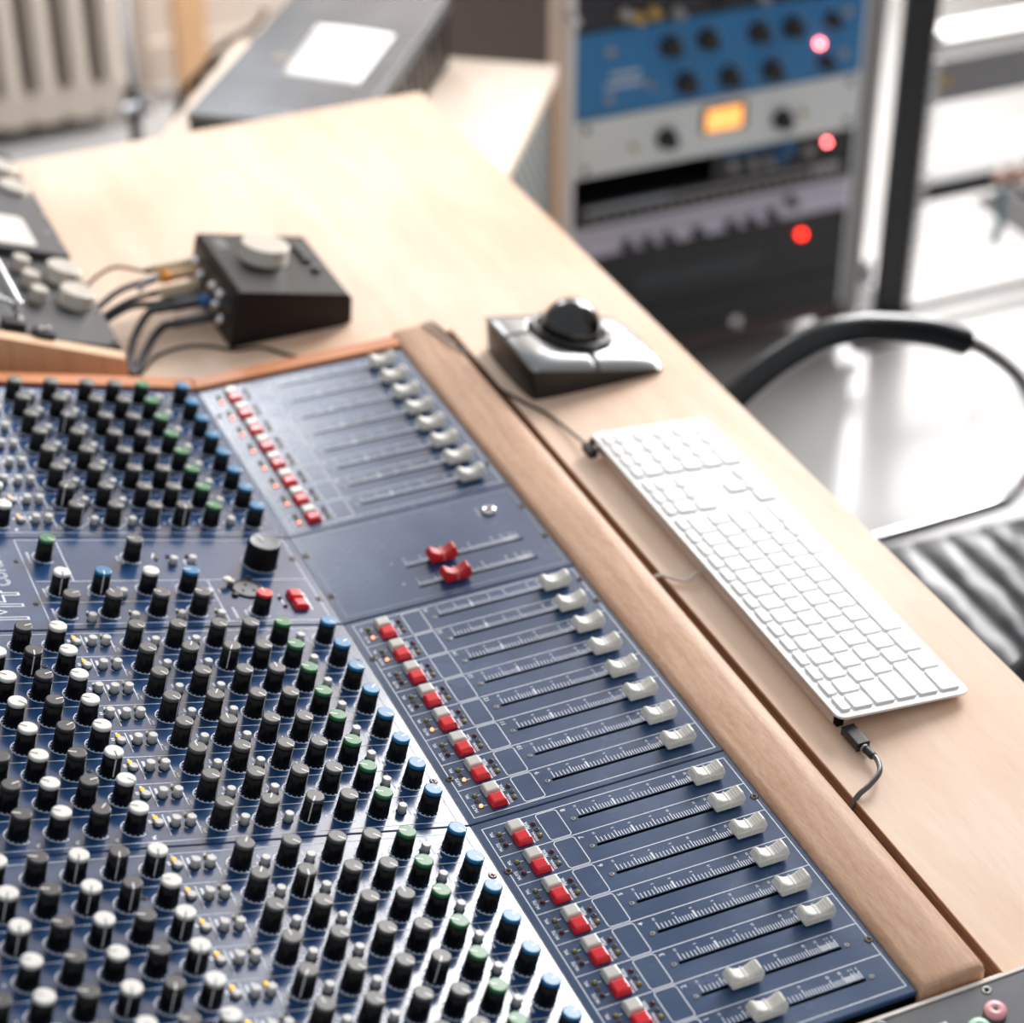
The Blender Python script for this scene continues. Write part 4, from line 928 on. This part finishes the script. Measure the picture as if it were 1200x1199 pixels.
b = MB(); b.tube(smooth_path([(1652, 1884, -545), (1700, 1884, -590), (1760, 1886, -640)]), 6, RUBBER, 10); o = b.build('hanging_cable', None); o.location = (0, 0, ZF*S); tag(o, 'black cable running down to the right from the thin unit of the open rack', 'cable')

# ---------------------------------------------------------------- plywood cabinet behind the desk, amplifier and paper on it
wg = thing('plywood_cabinet', 'pale plywood cabinet with black mesh side behind the desk corner', 'cabinet', (762, 1758, -780), math.radians(-35.5))
H = 636
b = MB(); b.box(-455, 0, -500, 0, H-20, H, BIRCH2); b.build('top', wg, bevel=2)
b = MB(); b.box(-20, 0, -500, -480, 0, H-20, OAKEDGE); b.box(-20, 0, -22, 0, 0, H-20, OAKEDGE); b.box(-20, 0, -480, -22, 0, 30, OAKEDGE); b.build('side_frame', wg)
meshm = bpy.data.materials.new('black_mesh_cloth'); meshm.use_nodes = True; nt = meshm.node_tree; bs = nt.nodes['Principled BSDF']; bs.inputs['Roughness'].default_value = 0.6
tc = nt.nodes.new('ShaderNodeTexCoord'); wv = nt.nodes.new('ShaderNodeTexWave'); wv.inputs['Scale'].default_value = 22; wv.bands_direction = 'DIAGONAL'; rp = nt.nodes.new('ShaderNodeValToRGB')
rp.color_ramp.elements[0].color = srgb((84, 90, 88)); rp.color_ramp.elements[1].color = srgb((176, 178, 174)); nt.links.new(tc.outputs['Object'], wv.inputs['Vector']); nt.links.new(wv.outputs['Fac'], rp.inputs[0]); nt.links.new(rp.outputs[0], bs.inputs['Base Color'])
b = MB(); b.box(-10, -6, -480, -22, 30, H-20, meshm); b.build('mesh_panel', wg)
b = MB(); b.box(-455, -437, -500, 0, 0, H-20, OAKEDGE); b.box(-437, -20, -18, 0, 0, H-20, OAKEDGE); b.build('back_panel', wg)
AMPM = mat('amp_grey_metal', (112, 114, 118), 0.25, 0.35, noise=(8, 0.25)); AMPS = mat('amp_side_black', (24, 23, 22), 0.5)
am = thing('amplifier', 'grey metal amplifier with black vented side lying on the cabinet behind the desk', 'amplifier', (190, 1579, -144), math.radians(-37.4))
b = MB(); b.box(0, 206, 0, 450, 92, 102, AMPM); b.build('top_cover', am, bevel=2)
b = MB(); b.box(2, 203, 2, 447, 6, 92, AMPS); b.build('body', am)
for x, y in ((20, 20), (185, 20), (20, 430), (185, 430)):
    b = MB(); b.lathe([(9, 0), (9, 6)], RUBBER, 12, c=(x, y, 0)); b.build('foot', am)
for k in range(12):
    b = MB(); b.box(203, 206, 40+k*32, 52+k*32, 20, 60+12*(k % 3), mat('port_brown', (92, 82, 74), 0.4)); b.build('port', am)
b = MB(); b.box(204, 208, 10, 440, 86, 92, mat('trim_grey', (98, 98, 98), 0.4)); b.build('edge_trim', am)
b = MB()
x = 40
while x < 120: b.rect(x, x+5, 26, 33, 102.3, INKD); x += 7.5
b.build('lettering', am)
b = MB(); b.lathe([(13, 102.1), (13, 102.6)], mat('worn_mark', (140, 128, 118), 0.5), 20, c=(56, 190, 0)); b.build('worn_mark', am)
b = MB(); PAPER = mat('paper_white', (248, 248, 246), 0.7)
pts = [(327, 1640), (403, 1571), (506, 1708), (427, 1781)]; vs = []; fs = []; NN = 8
for i in range(NN+1):
    for j in range(NN+1):
        u_, v_ = i/NN, j/NN
        x = (pts[0][0]*(1-u_)+pts[1][0]*u_)*(1-v_)+(pts[3][0]*(1-u_)+pts[2][0]*u_)*v_; y = (pts[0][1]*(1-u_)+pts[1][1]*u_)*(1-v_)+(pts[3][1]*(1-u_)+pts[2][1]*u_)*v_
        vs.append((x, y, -41.3+1.6*math.sin(u_*3)*v_))
fs = [(i*(NN+1)+j, (i+1)*(NN+1)+j, (i+1)*(NN+1)+j+1, i*(NN+1)+j+1) for i in range(NN) for j in range(NN)]
b.add(vs, fs, PAPER, True); o = b.build('paper_sheet', None); o.location = (0, 0, ZF*S); sol = o.modifiers.new('thickness', 'SOLIDIFY'); sol.thickness = 0.0005; tag(o, 'white sheet of paper lying on the grey amplifier', 'paper')

# ---------------------------------------------------------------- radiator, stand, post, cables at the back wall
RADM = mat('radiator_enamel', (196, 185, 174), 0.45)
rd = thing('radiator', 'cream cast-iron column radiator under the back window', 'radiator', (245, 3290, -780)); O = (245, 3290, -780)
for k in range(-7, 5):
    xc = 212+67*k; b = MB()
    for yy in (3235, 3335):
        b.lathe([(17, -745), (24, -700), (24, 120), (17, 160)], RADM, 16, c=(xc, yy, 0))
    p = rrect(xc-33, xc+33, -740, -672, 16); b.prism(p, 3212, 3358, RADM, 'y', True)
    p = rrect(xc-33, xc+33, 90, 150, 16); b.prism(p, 3212, 3358, RADM, 'y', True)
    b.box(xc-12, xc+12, 3240, 3330, -700, 120, RADM); b.build('section', rd, NEG(O))
for xc in (212-67*7, 212+67*4):
    for dx in (-20, 20):
        b = MB(); b.lathe([(14, -780), (11, -740)], RADM, 12, c=(xc+dx, 3250, 0)); b.build('foot', rd, NEG(O))
ms = thing('microphone_stand', 'thin chrome and black microphone stand in front of the radiator', 'stand', (346, 2500, -780)); O = (346, 2500, -780)
b = MB(); b.lathe([(8, -420), (8, 300)], CHROME, 16, c=(346, 2500, 0)); b.build('upper_tube', ms, NEG(O))
b = MB(); b.lathe([(11, -700), (11, -440)], SATIN, 16, c=(346, 2500, 0)); b.build('lower_tube', ms, NEG(O))
b = MB(); b.lathe([(16, -440), (18, -420), (14, -398)], SATIN, 16, c=(346, 2500, 0)); b.tube([(346, 2490, -418), (320, 2478, -418)], 9, ALU, 12); b.tube([(350, 2500, -425), (376, 2490, -425)], 10, ALU, 12); b.build('clutch', ms, NEG(O))
for k in range(3):
    a = k*2.094+0.4; b = MB(); b.tube([(346, 2500, -690), (346+240*math.cos(a), 2500+240*math.sin(a), -774)], 6, SATIN, 10); b.build('leg', ms, NEG(O))
b = MB(); b.box(640, 700, 3300, 3350, -780, 260, mat('timber', (214, 172, 130), 0.5, noise=(6, 0.08))); o = b.build('timber_post', None); o.location = (0, 0, ZF*S); tag(o, 'tan timber post standing by the back wall between radiator and amplifier', 'post')
b = MB(); b.tube(smooth_path([(520, 2300, -215), (501, 2300, -239), (460, 2300, -255), (437, 2300, -270), (418, 2300, -290), (408, 2300, -310), (400, 2300, -345), (392, 2300, -400), (385, 2300, -500), (382, 2300, -640), (382, 2300, -773)]), 5, mat('cable_brown_grey', (112, 100, 92), 0.5), 10); o = b.build('looped_cable', None); o.location = (0, 0, ZF*S); tag(o, 'brown-grey looped cable arching up behind the amplifier', 'cable')
b = MB(); b.tube(smooth_path([(420, 2200, -300), (390, 2180, -305), (360, 2170, -318), (342, 2165, -345), (330, 2165, -385), (326, 2165, -450), (326, 2165, -600), (326, 2165, -772)]), 8, mat('cable_blue_grey', (92, 98, 112), 0.45), 10); o = b.build('looped_cable', None); o.location = (0, 0, ZF*S); tag(o, 'blue-grey cable looping down left of the amplifier front corner', 'cable')
b = MB(); b.tube(smooth_path([(430, 2240, -262), (395, 2240, -275), (368, 2240, -300), (352, 2240, -335), (346, 2240, -400), (346, 2240, -600), (346, 2240, -772)]), 7, RUBBER, 10); o = b.build('looped_cable', None); o.location = (0, 0, ZF*S); tag(o, 'black cable looping down beside the blue-grey one, left of the amplifier', 'cable')
